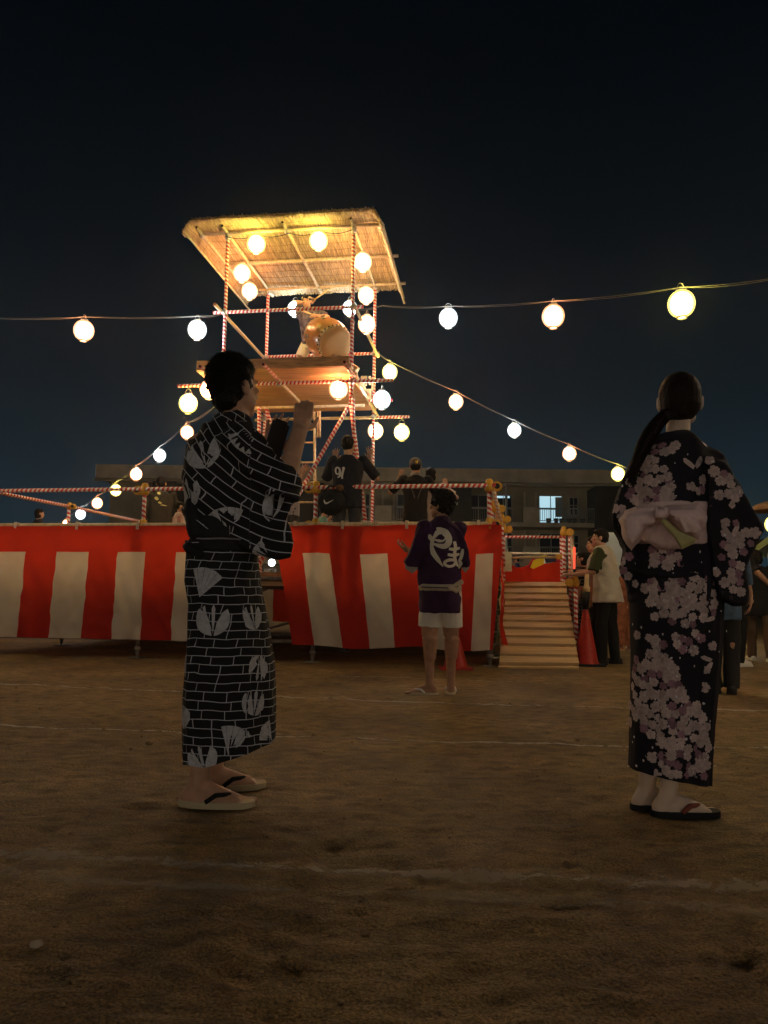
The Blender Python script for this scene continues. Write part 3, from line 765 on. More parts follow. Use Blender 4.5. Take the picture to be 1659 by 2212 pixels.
# spreading legs below the front posts
for u, du in ((0, -.0), (-W_, .0)):
    p = T(u, 0, 3.9)
    if u == 0:
        tpipe(px(752, 880, TY - .06), px(664, 1035, TY - .35), .03, candy, 'leg'); q = px(664, 1035, TY - .35)
        tpipe(q, q + (q - px(752, 880, TY - .06)).normalized() * 1.55, .03, candy, 'leg')
        a = px(757, 868, TY + .05); b = px(790, 1135, TY + .2); tpipe(a, b + (b - a) * .25, .03, candy, 'leg')
        tpipe(px(762, 860, TY - .02), px(766, 985, TY - .02), .026, candy, 'leg')
    else:
        a = px(575, 880, 12.0); tpipe(a, px(640, 1135, 11.9), .03, candy, 'leg'); a = px(560, 880, 12.1); tpipe(a, px(560, 1000, 11.9), .03, candy, 'leg')
        tpipe(px(580, 905, 12.1), px(560, 1010, 12.1), .03, candy, 'leg')
# guard rails at Z1 and ledgers at Z2
tpipe(T(-W_ - .18, -.05, Z1), T(.18, -.05, Z1)); tpipe(T(-W_ + .02, L_ - .05, Z1 + .0), T(.1, L_ - .05, Z1))
tpipe(T(-W_ - .05, -.35, Z1 + .02), T(-W_ - .05, L_ + .15, Z1), .027, stripe_mat('faded_tape', (.55, .25, .12), (.60, .48, .32), .05))
tpipe(T(.05, -.15, Z1), T(.05, L_ + .15, Z1), .027, M_bamboo)
tpipe(T(-W_ - .72, -.06, Z2), T(.66, -.06, Z2)); tpipe(T(-W_ - .2, L_ + .05, Z2), T(.06, L_ + .05, Z2), .027, M_bamboo)
tpipe(T(.06, L_ + .05, Z2), T(.66, L_ + .05, Z2), .027)
tpipe(T(-W_ - .5, L_ * .56, Z2 - .04), T(.0, L_ * .56, Z2 - .04), .026, M_bamboo); tpipe(T(.1, L_ * .5, Z2 - .0), T(.5, L_ * .5, Z2), .026)
for u in (-W_ - .05, -W_ / 2 - .12, .05):
    a, b = T(u, -.85, Z2 + .06), T(u, L_ + .15, Z2 + .06)
    tpipe(a, a.lerp(b, .22), .027, stripe_mat('pink_tape', (.62, .12, .10), (.70, .50, .42), .14), 'joist'); tpipe(a.lerp(b, .22), b, .027, M_bamboo, 'joist')
    tp('joist_mouth', G().lathe([(.02, -.004), (.02, .004)], a + (a - b).normalized() * .002, a - b, 10, True), M_black)
for u in (-W_, 0):
    for v in (0, L_):
        for z in (Z1, Z2): knot(T(u, v, z))
        knot(T(u, v, Z3))
knot(T(-W_ / 2 - .12, 0, Z2)); knot(T(-W_ / 2 - .12, L_, Z2))
# deck planks: one long board after another from front to back
zdk = Z2 + .14
for i in range(10):
    v = -.42 + i * .27
    g = G(); uu = .02 if i > 0 else -.02; rightx = .10 + (0.0 if i % 3 else -.05)
    g.box(T(-W_ / 2 - .1, v + .12, zdk + ru(-.003, .003)), (W_ + .35 + ru(-.03, .03), .262, .05), RT); tp('deck_plank', g, M_wood, sm=False)
g = G(); g.box(T(-W_ / 2 - .1, -.47, zdk + .05), (W_ + .3, .03, .15), RT); tp('edge_plank', g, M_wood, sm=False)
for (x, y, h, D, c) in ((786, 823, .16, 12.5, 0), (799, 822, .14, 12.7, 1), (805, 830, .22, 12.9, 1), (796, 852, .18, 12.9, 0)):
    p = px(x, y, D); tp('wood_offcut', G().box(p, (.10 if c == 0 else .035, .05, h), RT), M_wood2, sm=False)
# roof pipes and mat
rl, rr, rf, rb = -2.2 * KT * .98, .42 * KT, -.42 * KT, 2.16 * KT
for v, z in ((0, Z3 + .03), (L_ * .5, ZF - .03), (L_, Z3 + .03)):
    tpipe(T(rl + .1, v - .05, z + .03), T(rr - .03 + (.1 if v > 0 else 0), v - .05, z + .03), .028, M_bamboo, 'roof_pipe')
for u in (rl + .13, -W_, -W_ / 2 - .05, .0, rr - .08):
    tpipe(T(u, rf * .55, ZF - .0), T(u, rb - .03, ZF - .0), .026, M_bamboo, 'rafter')
    tp('rafter_mouth', G().lathe([(.018, -.004), (.018, .004)], T(u, rf * .55 - .003, ZF), T(0, -1, 0) - T(0, 0, 0), 10, True), M_black)
    knot(T(u, 0, ZF - .02))
# reed mat: thousands of thin reeds lying front to back, sewn in rows
M_reed = mat('reed', (.56, .40, .20), .75, var=.45, vscale=3, var2=(.66, .50, .27)); 
def reedshade(m):
    n = m.node_tree
    for nd in [x for x in n.nodes if x.type == 'TEX_NOISE']:
        mp = n.nodes.new('ShaderNodeMapping'); mp.inputs['Scale'].default_value = (22, 1.2, 5); l = nd.inputs['Vector'].links[0]; s_ = l.from_socket
        n.links.remove(l); n.links.new(s_, mp.inputs[0]); n.links.new(mp.outputs[0], nd.inputs['Vector'])
reedshade(M_reed); islands(M_reed, .55, 1.12)
def mat_z(u, v):
    z = ZF + .045
    dl = (u - rl) ; dr = (rr - u)
    z -= .20 * max(0, 1 - dl / .13) + .22 * max(0, 1 - dr / .12)
    z -= .05 * max(0, 1 - (v - rf) / .25) ** 2
    return z + .018 * noise.noise(Vector((u * 2.2, v * 2.2, 0)))
g = G(); u = rl; nreed = 0
mat_len = rb - rf
while u < rr:
    wv = ru(.012, .019); seg = 0; v = rf + ru(-.05, .03)
    cuts = [rf + ru(-.05, .03), rf + mat_len * ru(.3, .4), rf + mat_len * ru(.62, .72), rb + ru(-.04, .05)]
    for a, b in zip(cuts[:-1], cuts[1:]):
        j = ru(-.004, .004); lift = ru(-.004, .006); n_ = 3; pts = []
        for k in range(n_ + 1):
            vv = a + (b - a) * k / n_ + (.02 if k == n_ else 0); uu = u + j * (k / n_)
            pts.append(T(uu, vv, mat_z(uu, vv) + lift))
        g.tube(pts, wv * .46, 4, cap=False)
    u += wv * .80
tp('reed_mat', g, M_reed)['kind'] = 'stuff'
# second, crosswise upper mat closes the sky behind the reeds
g = G(); nu = 30; nv = 12; V = []; F = []
for i in range(nu + 1):
    for j in range(nv + 1):
        uu = rl + (rr - rl) * i / nu; vv = rf + (rb - rf) * j / nv; V.append(T(uu, vv, mat_z(uu, vv) + .018))
for i in range(nu):
    for j in range(nv): a = i * (nv + 1) + j; F.append((a, a + 1, a + nv + 2, a + nv + 1))
g._add(V, F); o = tp('upper_mat', g, M_reed); o.modifiers.new('s', 'SOLIDIFY').thickness = .02
# ragged front and side fringe
g = G()
for i in range(520):
    uu = rl + (rr - rl) * rnd(); z = mat_z(uu, rf) + ru(-.03, .04)
    g.tube([T(uu, rf + .1, z), T(uu + ru(-.01, .01), rf - ru(.0, .05), z + ru(-.012, .012))], .006, 4, cap=False)
for i in range(260):
    uu = rl + (rr - rl) * rnd(); z = mat_z(uu, rb)
    g.tube([T(uu, rb - .1, z), T(uu + ru(-.01, .01), rb + ru(0, .05), z - ru(.0, .02))], .004, 3, cap=False)
tp('reed_fringe', g, M_reed)['kind'] = 'stuff'
M_thr = mat('sewing_twine', (.22, .13, .06), .9)
for k in range(13):
    v = rf + .06 + (mat_len - .1) * k / 12; g = G()
    g.tube([T(rl + (rr - rl) * i / 24, v + .012 * math.sin(i * 1.7 + k), mat_z(rl + (rr - rl) * i / 24, v) - .011) for i in range(25)], .0035, 4, cap=False); tp('twine', g, M_thr)
# outer battens under the drooping edges
tpipe(T(rl + .02, rf + .02, ZF - .18), T(rl + .06, rb + .05, ZF - .22), .016, M_bamboo, 'batten'); tpipe(T(rr - .02, rf + .02, ZF - .16), T(rr - .0, rb + .05, ZF - .22), .022, M_bamboo, 'batten')
# wire with sockets under the roof
g = G(); pts = []
for i in range(41):
    t = i / 40; uu = -W_ + W_ * t; pts.append(T(uu, -.09, Z3 - .02 - .05 * abs(math.sin(t * PI * 4))))
g.tube(pts, .006, 5); tp('wiring', g, M_black)
# ladder behind the man's hands
x1 = px(679, 890, 12.6); x2 = px(681, 1128, 12.6); x3 = px(640, 890, 12.7); x4 = px(641, 1128, 12.7)
def ext(a, b, z0): d = (b - a) / (b.z - a.z); return a + d * (z0 - a.z)
lad = thing('ladder', 'pale ladder leading up under the drum deck', 'ladder', (x2.x, x2.y, ZD)); LL = -lad.location
def lp_(name, g, m): o = g.build(name, m, lad); o.location = LL
lp_('side_rail', G().tube([ext(x1, x2, ZD), x1], .022, 8), M_bamboo); lp_('side_rail', G().tube([ext(x3, x4, ZD), x3], .022, 8), M_bamboo)
for y in (900, 928, 956, 999, 1042, 1085): a = px(640, y, 12.66); b = px(679, y, 12.62); lp_('rung', G().tube([a, b], .016, 8), M_bamboo)
for x in (686, 691): tpipe(px(x, 888, 12.5), px(x, 945, 12.5), .018, M_bamboo, 'batten')
# hanging hook
# ================================================================== drum
dfr, dbk = px(727, 744, 11.75), px(690, 721, 12.33); dc = (dfr + dbk) / 2
ax = (dfr - dbk).normalized()
drum = thing('taiko_drum', 'big barrel drum of glossy wood tilted on a timber stand high on the tower', 'drum', (dc.x, dc.y, zdk)); DL = -drum.location
M_drum = mat('lacquered_keyaki', (.42, .155, .022), .28, var=.35, vscale=5, spec=.7)
M_hide = mat('drum_hide', (.66, .42, .18), .6, var=.08, vscale=3); M_hide2 = mat('nailed_hide_rim', (.55, .37, .18), .6, var=.15, vscale=14)
M_iron = mat('black_iron', (.03, .03, .03), .35, .8)
def dp(name, g, m, par=None): o = g.build(name, m, par or drum); o.location = DL if par is None else (0, 0, 0); return o
HLn = .36; r0, r1 = .262, .335
prof = [(r0 + (r1 - r0) * (1 - (z / HLn) ** 2), z) for z in [HLn * (k / 8 - 1) for k in range(17)]]
body_ = dp('barrel', G().lathe(prof, dc, ax, 40), M_drum)
for s_ in (-1, 1):
    e = ax * s_
    dp('drum_head', G().lathe([(0, HLn + .012), (r0 * .6, HLn + .012), (r0 * .98, HLn + .008), (r0 + .008, HLn - .004)], dc, e, 40), M_hide)
    dp('hide_rim', G().lathe([(r0 + .008, HLn - .004), (r0 + .016, HLn - .02), (r0 + .03, HLn - .07)], dc, e, 40), M_hide2)
    g = G(); x_, y_ = frame(e)
    for row, (rr_, zz) in enumerate(((r0 + .012, HLn - .012), (r0 + .026, HLn - .05))):
        n = 60 if row == 0 else 26
        for k in range(n):
            a = 2 * PI * k / n; g.ball(dc + e * zz + (x_ * math.cos(a) + y_ * math.sin(a)) * rr_, .008 if row == 0 else .015, 6)
    dp('tack_row', g, M_iron if s_ > 0 else M_hide2)['kind'] = 'stuff'
for vdir in (Vector((-.15, -.6, .8)), Vector((-.85, -.5, -.1)), Vector((.9, .2, .3))):
    q = (vdir - ax * vdir.dot(ax)).normalized(); pz = dc + q * (r1 + .008) - ax * .03
    R_ = dp('ring_plate', G().lathe([(.038, -.012), (.038, .002), (.02, .012), (.0, .013)], pz, q, 14), M_steel)
    tq, _ = frame(q); pts = [pz + q * .02 + (tq * math.cos(a) + q.cross(tq) * math.sin(a)) * .03 + q * .008 for a in [k * PI / 6 for k in range(13)]]
    dp('iron_ring', G().tube(pts, .006, 6), M_iron)
std = thing('drum_stand', 'slanted timber stand carrying the barrel drum', 'drum stand', (dc.x, dc.y, zdk)); 
def bp_(name, a, b, sx_, sz_, m=M_wood2):
    a, b = Vector(a), Vector(b); d = b - a; R = d.to_track_quat('X', 'Z').to_matrix(); o = G().box((a + b) / 2, (d.length, sx_, sz_), R).build(name, m, std, smooth=False); o.location = DL
bp_('side_beam', px(668, 733, 12.35), px(742, 800, 11.75), .06, .09); bp_('side_beam', px(700, 745, 12.7), px(772, 800, 12.2), .06, .09)
bp_('cradle', px(716, 772, 11.85), px(757, 782, 12.0), .12, .09, M_wood); bp_('leg', px(720, 770, 12.2), px(688, 812, 12.2), .05, .07); bp_('leg', px(738, 785, 12.0), px(742, 812, 12.0), .05, .07)
bp_('cross_bar', px(700, 790, 12.3), px(760, 806, 12.1), .05, .07)
# ================================================================== lanterns
M_lw = mat('lantern_cap', (.75, .72, .66), .5); M_wire = mat('thin_wire', (.25, .24, .2), .4, .6)
def paper(name, tint, k=1.0):
    m = bpy.data.materials.new(name); m.use_nodes = True; n = m.node_tree; b = n.nodes['Principled BSDF']
    b.inputs['Base Color'].default_value = (.8, .75, .7, 1); b.inputs['Roughness'].default_value = .7
    lw = n.nodes.new('ShaderNodeLayerWeight'); lw.inputs[0].default_value = .5; mr = n.nodes.new('ShaderNodeMapRange')
    n.links.new(lw.outputs['Facing'], mr.inputs[0]); mr.inputs['From Min'].default_value = .12; mr.inputs['From Max'].default_value = .5
    mr.inputs['To Min'].default_value = LANT * k; mr.inputs['To Max'].default_value = 1.25 * k; mr.interpolation_type = 'SMOOTHSTEP'
    b.inputs['Emission Color'].default_value = (*tint, 1); n.links.new(mr.outputs[0], b.inputs['Emission Strength']); return m
TINT = {'pink': paper('pink_lit_paper', (1, .40, .18)), 'yellow': paper('yellow_lit_paper', (1, .84, .16)), 'white': paper('white_lit_paper', (.80, .92, 1.0)), 'warm': paper('warm_lit_paper', (1, .54, .26)), 'warm_big': paper('warm_lit_big_paper', (1, .76, .54), .72), 'white_big': paper('white_lit_big_paper', (1, .88, .74), .72)}
LR = .145; PROTO = {}
def lantern_meshes(t):
    if t in PROTO: return PROTO[t]
    prof = []
    for i in range(29):
        a = PI * (i / 28) * .80 + PI * .10; r = LR * math.sin(a) ** .9; z = LR * 1.05 * math.cos(a); rib = 1 + .012 * math.cos(i * PI)
        prof.append((r * rib, z))
    sh = G().lathe(prof, n=28).build('paper_shade', TINT[t]); 
    g = G(); zt = prof[0][1]; rc = prof[0][0]
    c1 = G().lathe([(rc + .004, -.006), (rc + .006, .016), (rc - .004, .018), (rc - .006, -.004)], (0, 0, zt), n=20).build('top_collar', M_lw)
    c2 = G().lathe([(rc + .004, .006), (rc + .006, -.018), (rc - .004, -.02), (rc - .006, .004)], (0, 0, -zt), n=20).build('bottom_collar', M_lw)
    pts = [Vector((rc * math.cos(a) * (1.1), 0, zt + .01 + .085 * math.sin(a))) for a in [PI * k / 10 for k in range(11)]]
    h = G().tube(pts, .0035, 5).build('handle', M_wire)
    PROTO[t] = [o.data for o in (sh, c1, c2, h)]
    for o in (sh, c1, c2, h): bpy.data.objects.remove(o)
    return PROTO[t]
NLAN = []
def lantern(p, t, label, group, s_=1.0, rz=None):
    L = thing('paper_lantern', label, 'lantern', p, ru(0, PI) if rz is None else rz, group)
    L.scale = (s_, s_, s_)
    for n_, me in zip(('paper_shade', 'top_collar', 'bottom_collar', 'handle'), lantern_meshes(t)):
        o = bpy.data.objects.new(n_, me); C.objects.link(o); o.parent = L
    NLAN.append((p, t)); return L
gt = 'lanterns hung on the drum tower'
for x, y, D, t, lb in [
    (553.5, 527, 11.75, 'yellow', 'lit lantern under the front of the mat roof, left of the two'), (688, 520, 11.6, 'yellow', 'lit lantern under the front of the mat roof, right of the two'),
    (784, 566, 12.0, 'warm', 'lit lantern just under the right side of the mat roof, highest there'), (522.6, 590, 12.5, 'pink', 'pinkish lantern under the left side of the mat roof, upper of the pair'),
    (539, 629, 13.4, 'pink', 'pinkish lantern under the left side of the mat roof, lower of the pair'), (637, 667.5, 14.6, 'white', 'white lantern just left of the drummer crossed by the striped rail'),
    (756, 666, 14.6, 'white', 'white lantern half hidden by the front right tower post'), (791, 638, 13.2, 'warm', 'warm lantern below the roof corner, middle of the three beside the right post'),
    (792.3, 700.5, 12.3, 'pink', 'warm lantern level with the drum, lowest of the three beside the right post'), (731, 841, 11.7, 'pink', 'warm lantern hanging in front of the plank deck underside'),
    (825, 863.5, 12.3, 'white', 'cool white lantern below the right end of the front deck rail'), (406.5, 872, 11.9, 'yellow', 'yellow lantern below the left end of the striped deck rail'),
    (452, 841, 12.0, 'pink', 'pink lantern half hidden behind the head of the man in the brick-print robe'), (811, 931, 14.3, 'warm', 'warm lantern crossed by the rear right tower post'),
    (868, 934, 14.2, 'yellow', 'yellow lantern under the rear deck rail, right of the tower post')]:
    lantern(px(x, y, D), t, lb, gt)
g1 = 'lanterns strung across the sky from the tower'
for x, y, r, t, lb in [(181, 714, 23.5, 'pink', 'pinkish lantern alone on the left level string'), (426, 712.5, 22, 'white', 'cool white lantern on the left string next to the tower'),
    (968.5, 687, 22, 'white', 'cool white lantern on the right level string, nearest the tower'), (1195, 683, 26.5, 'pink', 'pink lantern in the middle of the right level string'),
    (1472, 656.5, 31.5, 'yellow', 'largest yellow lantern at the right end of the level string')]:
    lantern(px(x, y, 257 / r), t, lb, g1)
g2 = 'lanterns on the string falling to the right'
for x, y, r, t, lb in [(842, 804, 18, 'yellow', 'yellow lantern highest on the string falling to the right'), (985, 868, 17.2, 'pink', 'pink lantern second from the top of the right falling string'),
    (1111, 929.5, 16, 'white', 'white lantern midway down the right falling string'), (1230, 980, 16, 'pink', 'pink lantern second from the bottom of the right falling string'),
    (1335, 1024, 15.8, 'yellow', 'yellow lantern lowest on the right string beside the woman\'s ponytail')]:
    lantern(px(x, y, 257 / r), t, lb, g2)
g3 = 'lanterns on the string falling to the left'
LFT = [(404, 934, 15.6, 'pink', 'pink lantern highest on the string falling to the left'), (345, 984, 14.2, 'white', 'white lantern second on the string falling to the left'),
    (294, 1024.5, 14, 'pink', 'pink lantern above the roof edge on the left falling string'), (250, 1059, 13, 'yellow', 'yellow lantern crossed by the striped stage rail at the left'),
    (210, 1087, 12.3, 'pink', 'pink lantern just under the yellow one on the left falling string'), (174, 1111, 11.4, 'white', 'small white lantern just above the striped curtain at the left'),
    (143, 1131, 8.5, 'pink', 'tiny pink lantern behind the diagonal rail, last above the curtain')]
for x, y, r, t, lb in LFT: lantern(px(x, y, 257 / r), t, lb, g3)
# cables
def cable(pts, label, r=.006, n=2, name='lantern_cable', sag=.10):
    g = G(); P = [px(*p) if len(p) == 3 else Vector(p[:3]) for p in pts]
    for k in range(n):
        Q = []
        for i in range(len(P) - 1):
            for j in range(8):
                t = j / 8; q = P[i].lerp(P[i + 1], t); q = q + Vector((0, .01 * k, -(sag * (1 + .8 * k)) * 4 * t * (1 - t) * .35 - .0)) ; Q.append(q)
        Q.append(P[-1]); g.tube(Q, r, 5)
    o = g.build(name, M_cable, uv=False); tag(o, label, 'cable', 'cables carrying the lanterns')
cable([(760, 668, 11.7), (826, 660, 12.0), (968, 661, 11.6), (1195, 650, 9.7), (1472, 620, 8.2), (1700, 596, 7.2), (8.0, 3.2, 3.9, 0), (10.5, .5, 3.4, 0)], 'lantern cable running level from the tower to the right', .0032, 2, sag=.06)
cable([(487, 676, 12.0), (426, 683, 11.7), (181, 684, 10.9), (-30, 686, 9.6), (-9.8, 7.4, 4.0, 0), (-12, 6, 3.4, 0)], 'lantern cable running level from the tower to the left', .0032, 2, sag=.05)
cable([(812, 757, 14.0), (842, 780, 14.2), (985, 845, 14.9), (1111, 908, 16), (1230, 960, 16), (1335, 1003, 16.3), (1420, 1030, 17)], 'lantern cable falling from the tower to the right', .0045, 2, sag=.05)
cable([(466, 876, 12.6), (404, 913, 16.4), (345, 964, 18), (294, 1005, 18.4), (250, 1041, 19.8), (210, 1070, 20.8), (174, 1095, 22.5), (143, 1118, 30), (120, 1131, 33)], 'lantern cable falling from the tower to the left', .006, 2)
# the rest of the festival ground's lantern ring, behind the photographer
PB = [(-22, -22, 3.4), (22, -22, 3.4)]
for i, x in enumerate(PB):
    g = G().tube([(0, 0, 0), (0, 0, 3.6)], .03, 10); t = thing('lantern_pole', ['striped pole holding the lantern strings behind the viewer at the left', 'striped pole holding the lantern strings behind the viewer at the right'][i], 'pole', (x[0], x[1], 0)); g.build('pole', candy, t)
    G().box((0, 0, .02), (.3, .3, .04)).build('foot', M_steel_d, t, smooth=False)
NB = 24
for i in range(NB):
    x = -21 + 42 * i / (NB - 1); z = 2.75 - .2 * math.sin(PI * i / (NB - 1) * 3) ** 2
    lantern(Vector((x, -22, z)), ('warm_big', 'white_big')[i % 2], 'large paper lantern on the stall line behind the viewer', 'lanterns on the string behind the viewer', 2.2)
cable([(-22, -22, 3.4, 0), (-11, -22, 3.2, 0), (0, -22, 3.3, 0), (11, -22, 3.2, 0), (22, -22, 3.4, 0)], 'lantern cable strung behind the viewer', .006, 1)
# ================================================================== people
def hand(g, wr, d, pn, side, curl=.35, spread=.12, s_=1.0, thumb=.8):
    """wr wrist, d pointing direction, pn palm-facing normal, side +1/-1 thumb side along d x pn"""
    wr = Vector(wr); d = Vector(d).normalized(); pn = Vector(pn); pn = (pn - d * pn.dot(d)).normalized(); sd = d.cross(pn).normalized() * side
    g.ball(wr + d * .045 * s_, (.030 * s_, .030 * s_, .030 * s_), 8)
    for k in range(4):
        o = (1.5 - k) * .0195 * s_; base = wr + sd * o * .55 + d * .012 * s_; kn = wr + sd * o + d * (.092 - abs(k - 1.2) * .004) * s_
        g.cap(base, kn, .0135 * s_, .0105 * s_, 8)
        L = (.040, .045, .042, .033)[k] * s_; a = (1.5 - k) * spread; cu = curl * (.5 + .15 * k); dd = (d * math.cos(a) + sd * math.sin(a)).normalized(); p = kn; ang = cu
        for j, f in enumerate((1, .68, .52)):
            q = p + (dd * math.cos(ang) + pn * math.sin(ang)) * L * f; g.cap(p, q, (.0098 - j * .0010) * s_, (.0090 - j * .0012) * s_, 8); p = q; ang += curl * (.9, .8, .6)[j]
    b = wr + d * .022 * s_ + sd * .020 * s_; k1 = b + (d * .55 + sd * .75 * thumb + pn * .35).normalized() * .045 * s_; k2 = k1 + (d * .85 + sd * .35 * thumb + pn * (.25 + curl * .3)).normalized() * .034 * s_
    g.cap(b, k1, .0145 * s_, .0120 * s_, 8); g.cap(k1, k2, .0115 * s_, .0095 * s_, 8); g.cap(k2, k2 + (k2 - k1).normalized() * .016 * s_, .0095 * s_, .0080 * s_, 8)
def foot(g, ank, yaw, s_=1.0, z0=0, toes=True):
    f = Vector((math.sin(yaw), math.cos(yaw), 0)); r = Vector((f.y, -f.x, 0)); a = Vector(ank); h = Vector((a.x, a.y, z0))
    g.cap(a, h - f * .035 * s_ + Vector((0, 0, .035 * s_)), .038 * s_, .034 * s_, 10)
    g.cap(h - f * .035 * s_ + Vector((0, 0, .034 * s_)), h + f * .12 * s_ + Vector((0, 0, .026 * s_)), .033 * s_, .027 * s_, 10)
    g.cap(a + Vector((0, 0, -.01)), h + f * .13 * s_ + Vector((0, 0, .028 * s_)), .034 * s_, .024 * s_, 10)
    for k in (-1, 1): g.cap(h + r * .012 * k * s_ + Vector((0, 0, .028 * s_)), h + f * .145 * s_ + r * .024 * k * s_ + Vector((0, 0, .020 * s_)), .026 * s_, .019 * s_, 8)
    if toes:
        for k in range(5):
            o = (k - 2) * .0165 * s_; l = (.195, .192, .184, .174, .162)[k] * s_; b = h + f * .145 * s_ + r * o + Vector((0, 0, .018 * s_))
            rr_ = (.0135 if k == 0 else .0095) * s_; g.cap(b, h + f * l + r * o * 1.05 + Vector((0, 0, rr_ + .002)), rr_ * 1.0, rr_, 8)
    else: g.cap(h + f * .14 * s_ + Vector((0, 0, .022 * s_)), h + f * .18 * s_ + Vector((0, 0, .02 * s_)), .034 * s_, .024 * s_, 10)
def headg(g, c, yaw, pitch, s_=1.0, tilt=0, ears=True, jaw=1.0):
    """c = head centre (mid skull); local +y is the face"""
    R = Matrix.Rotation(-yaw, 3, 'Z') @ Matrix.Rotation(pitch, 3, 'X') @ Matrix.Rotation(tilt, 3, 'Y'); c = Vector(c)
    P = lambda x, y, z: c + R @ Vector((x, y, z)) * s_
    def E(x, y, z, a, b, d): g.ball(P(x, y, z), Vector((a, b, d)) * s_, 16, R)
    E(0, -.008, .018, .076, .094, .092); E(0, .022, -.030, .064, .070, .078); E(0, .045, -.078, .044 * jaw, .042, .034)
    for k in (-1, 1):
        E(.046 * k, .028, -.058, .020, .040, .030); E(.040 * k, .066, -.014, .024, .020, .018)
        if ears:
            E(.080 * k, -.006, -.012, .010, .018, .031); g.cap(P(.086 * k, -.014, .008), P(.083 * k, -.010, -.030), .0055 * s_, .005 * s_, 6)
            g.cap(P(.082 * k, -.018, .012), P(.083 * k, .004, .014), .005 * s_, .004 * s_, 6)
    g.cap(P(0, .084, .012), P(0, .108, -.028), .007 * s_, .0115 * s_, 8)
    for k in (-1, 1): g.ball(P(.010 * k, .096, -.032), .0085 * s_, 6)
    g.cap(P(-.045, .078, .024), P(.045, .078, .024), .010 * s_, None, 8)
    g.cap(P(-.017, .090, -.056), P(.017, .090, -.056), .0065 * s_, None, 6); g.cap(P(-.014, .088, -.068), P(.014, .088, -.068), .007 * s_, None, 6)
    E(0, .074, -.096, .020, .016, .013)
    return R, P
def facebits(P, s_, par, loc, eyes=True):
    """brows, eyes and lips as small children of the person"""
    g = G()
    for k in (-1, 1): g.tube([P(.016 * k, .0865, .026), P(.034 * k, .0835, .031), P(.052 * k, .070, .024)], [.0025 * s_, .003 * s_, .0015 * s_], 6)
    g.build('eyebrows', M_hair, par)
    g = G()
    for k in (-1, 1): g.ball(P(.032 * k, .077, .006), (.011 * s_, .006 * s_, .005 * s_), 8)
    g.build('eyes', mat('eye', (.03, .02, .015), .2, spec=.7), par)
    g = G(); g.tube([P(-.024, .089, -.062), P(0, .0975, -.061), P(.024, .089, -.062)], [.002 * s_, .0045 * s_, .002 * s_], 6); g.build('lips', mat('lip', (.34, .12, .09), .5), par)
def ik(S_, Wt, l1, l2, pole):
    S_ = Vector(S_); Wt = Vector(Wt); d = Wt - S_; L = min(d.length, (l1 + l2) * .999); d.normalize(); Wt = S_ + d * L
    a = (l1 * l1 - l2 * l2 + L * L) / (2 * L); h = math.sqrt(max(0, l1 * l1 - a * a)); p = Vector(pole); p = (p - d * p.dot(d)).normalized()
    return S_ + d * a + p * h, Wt
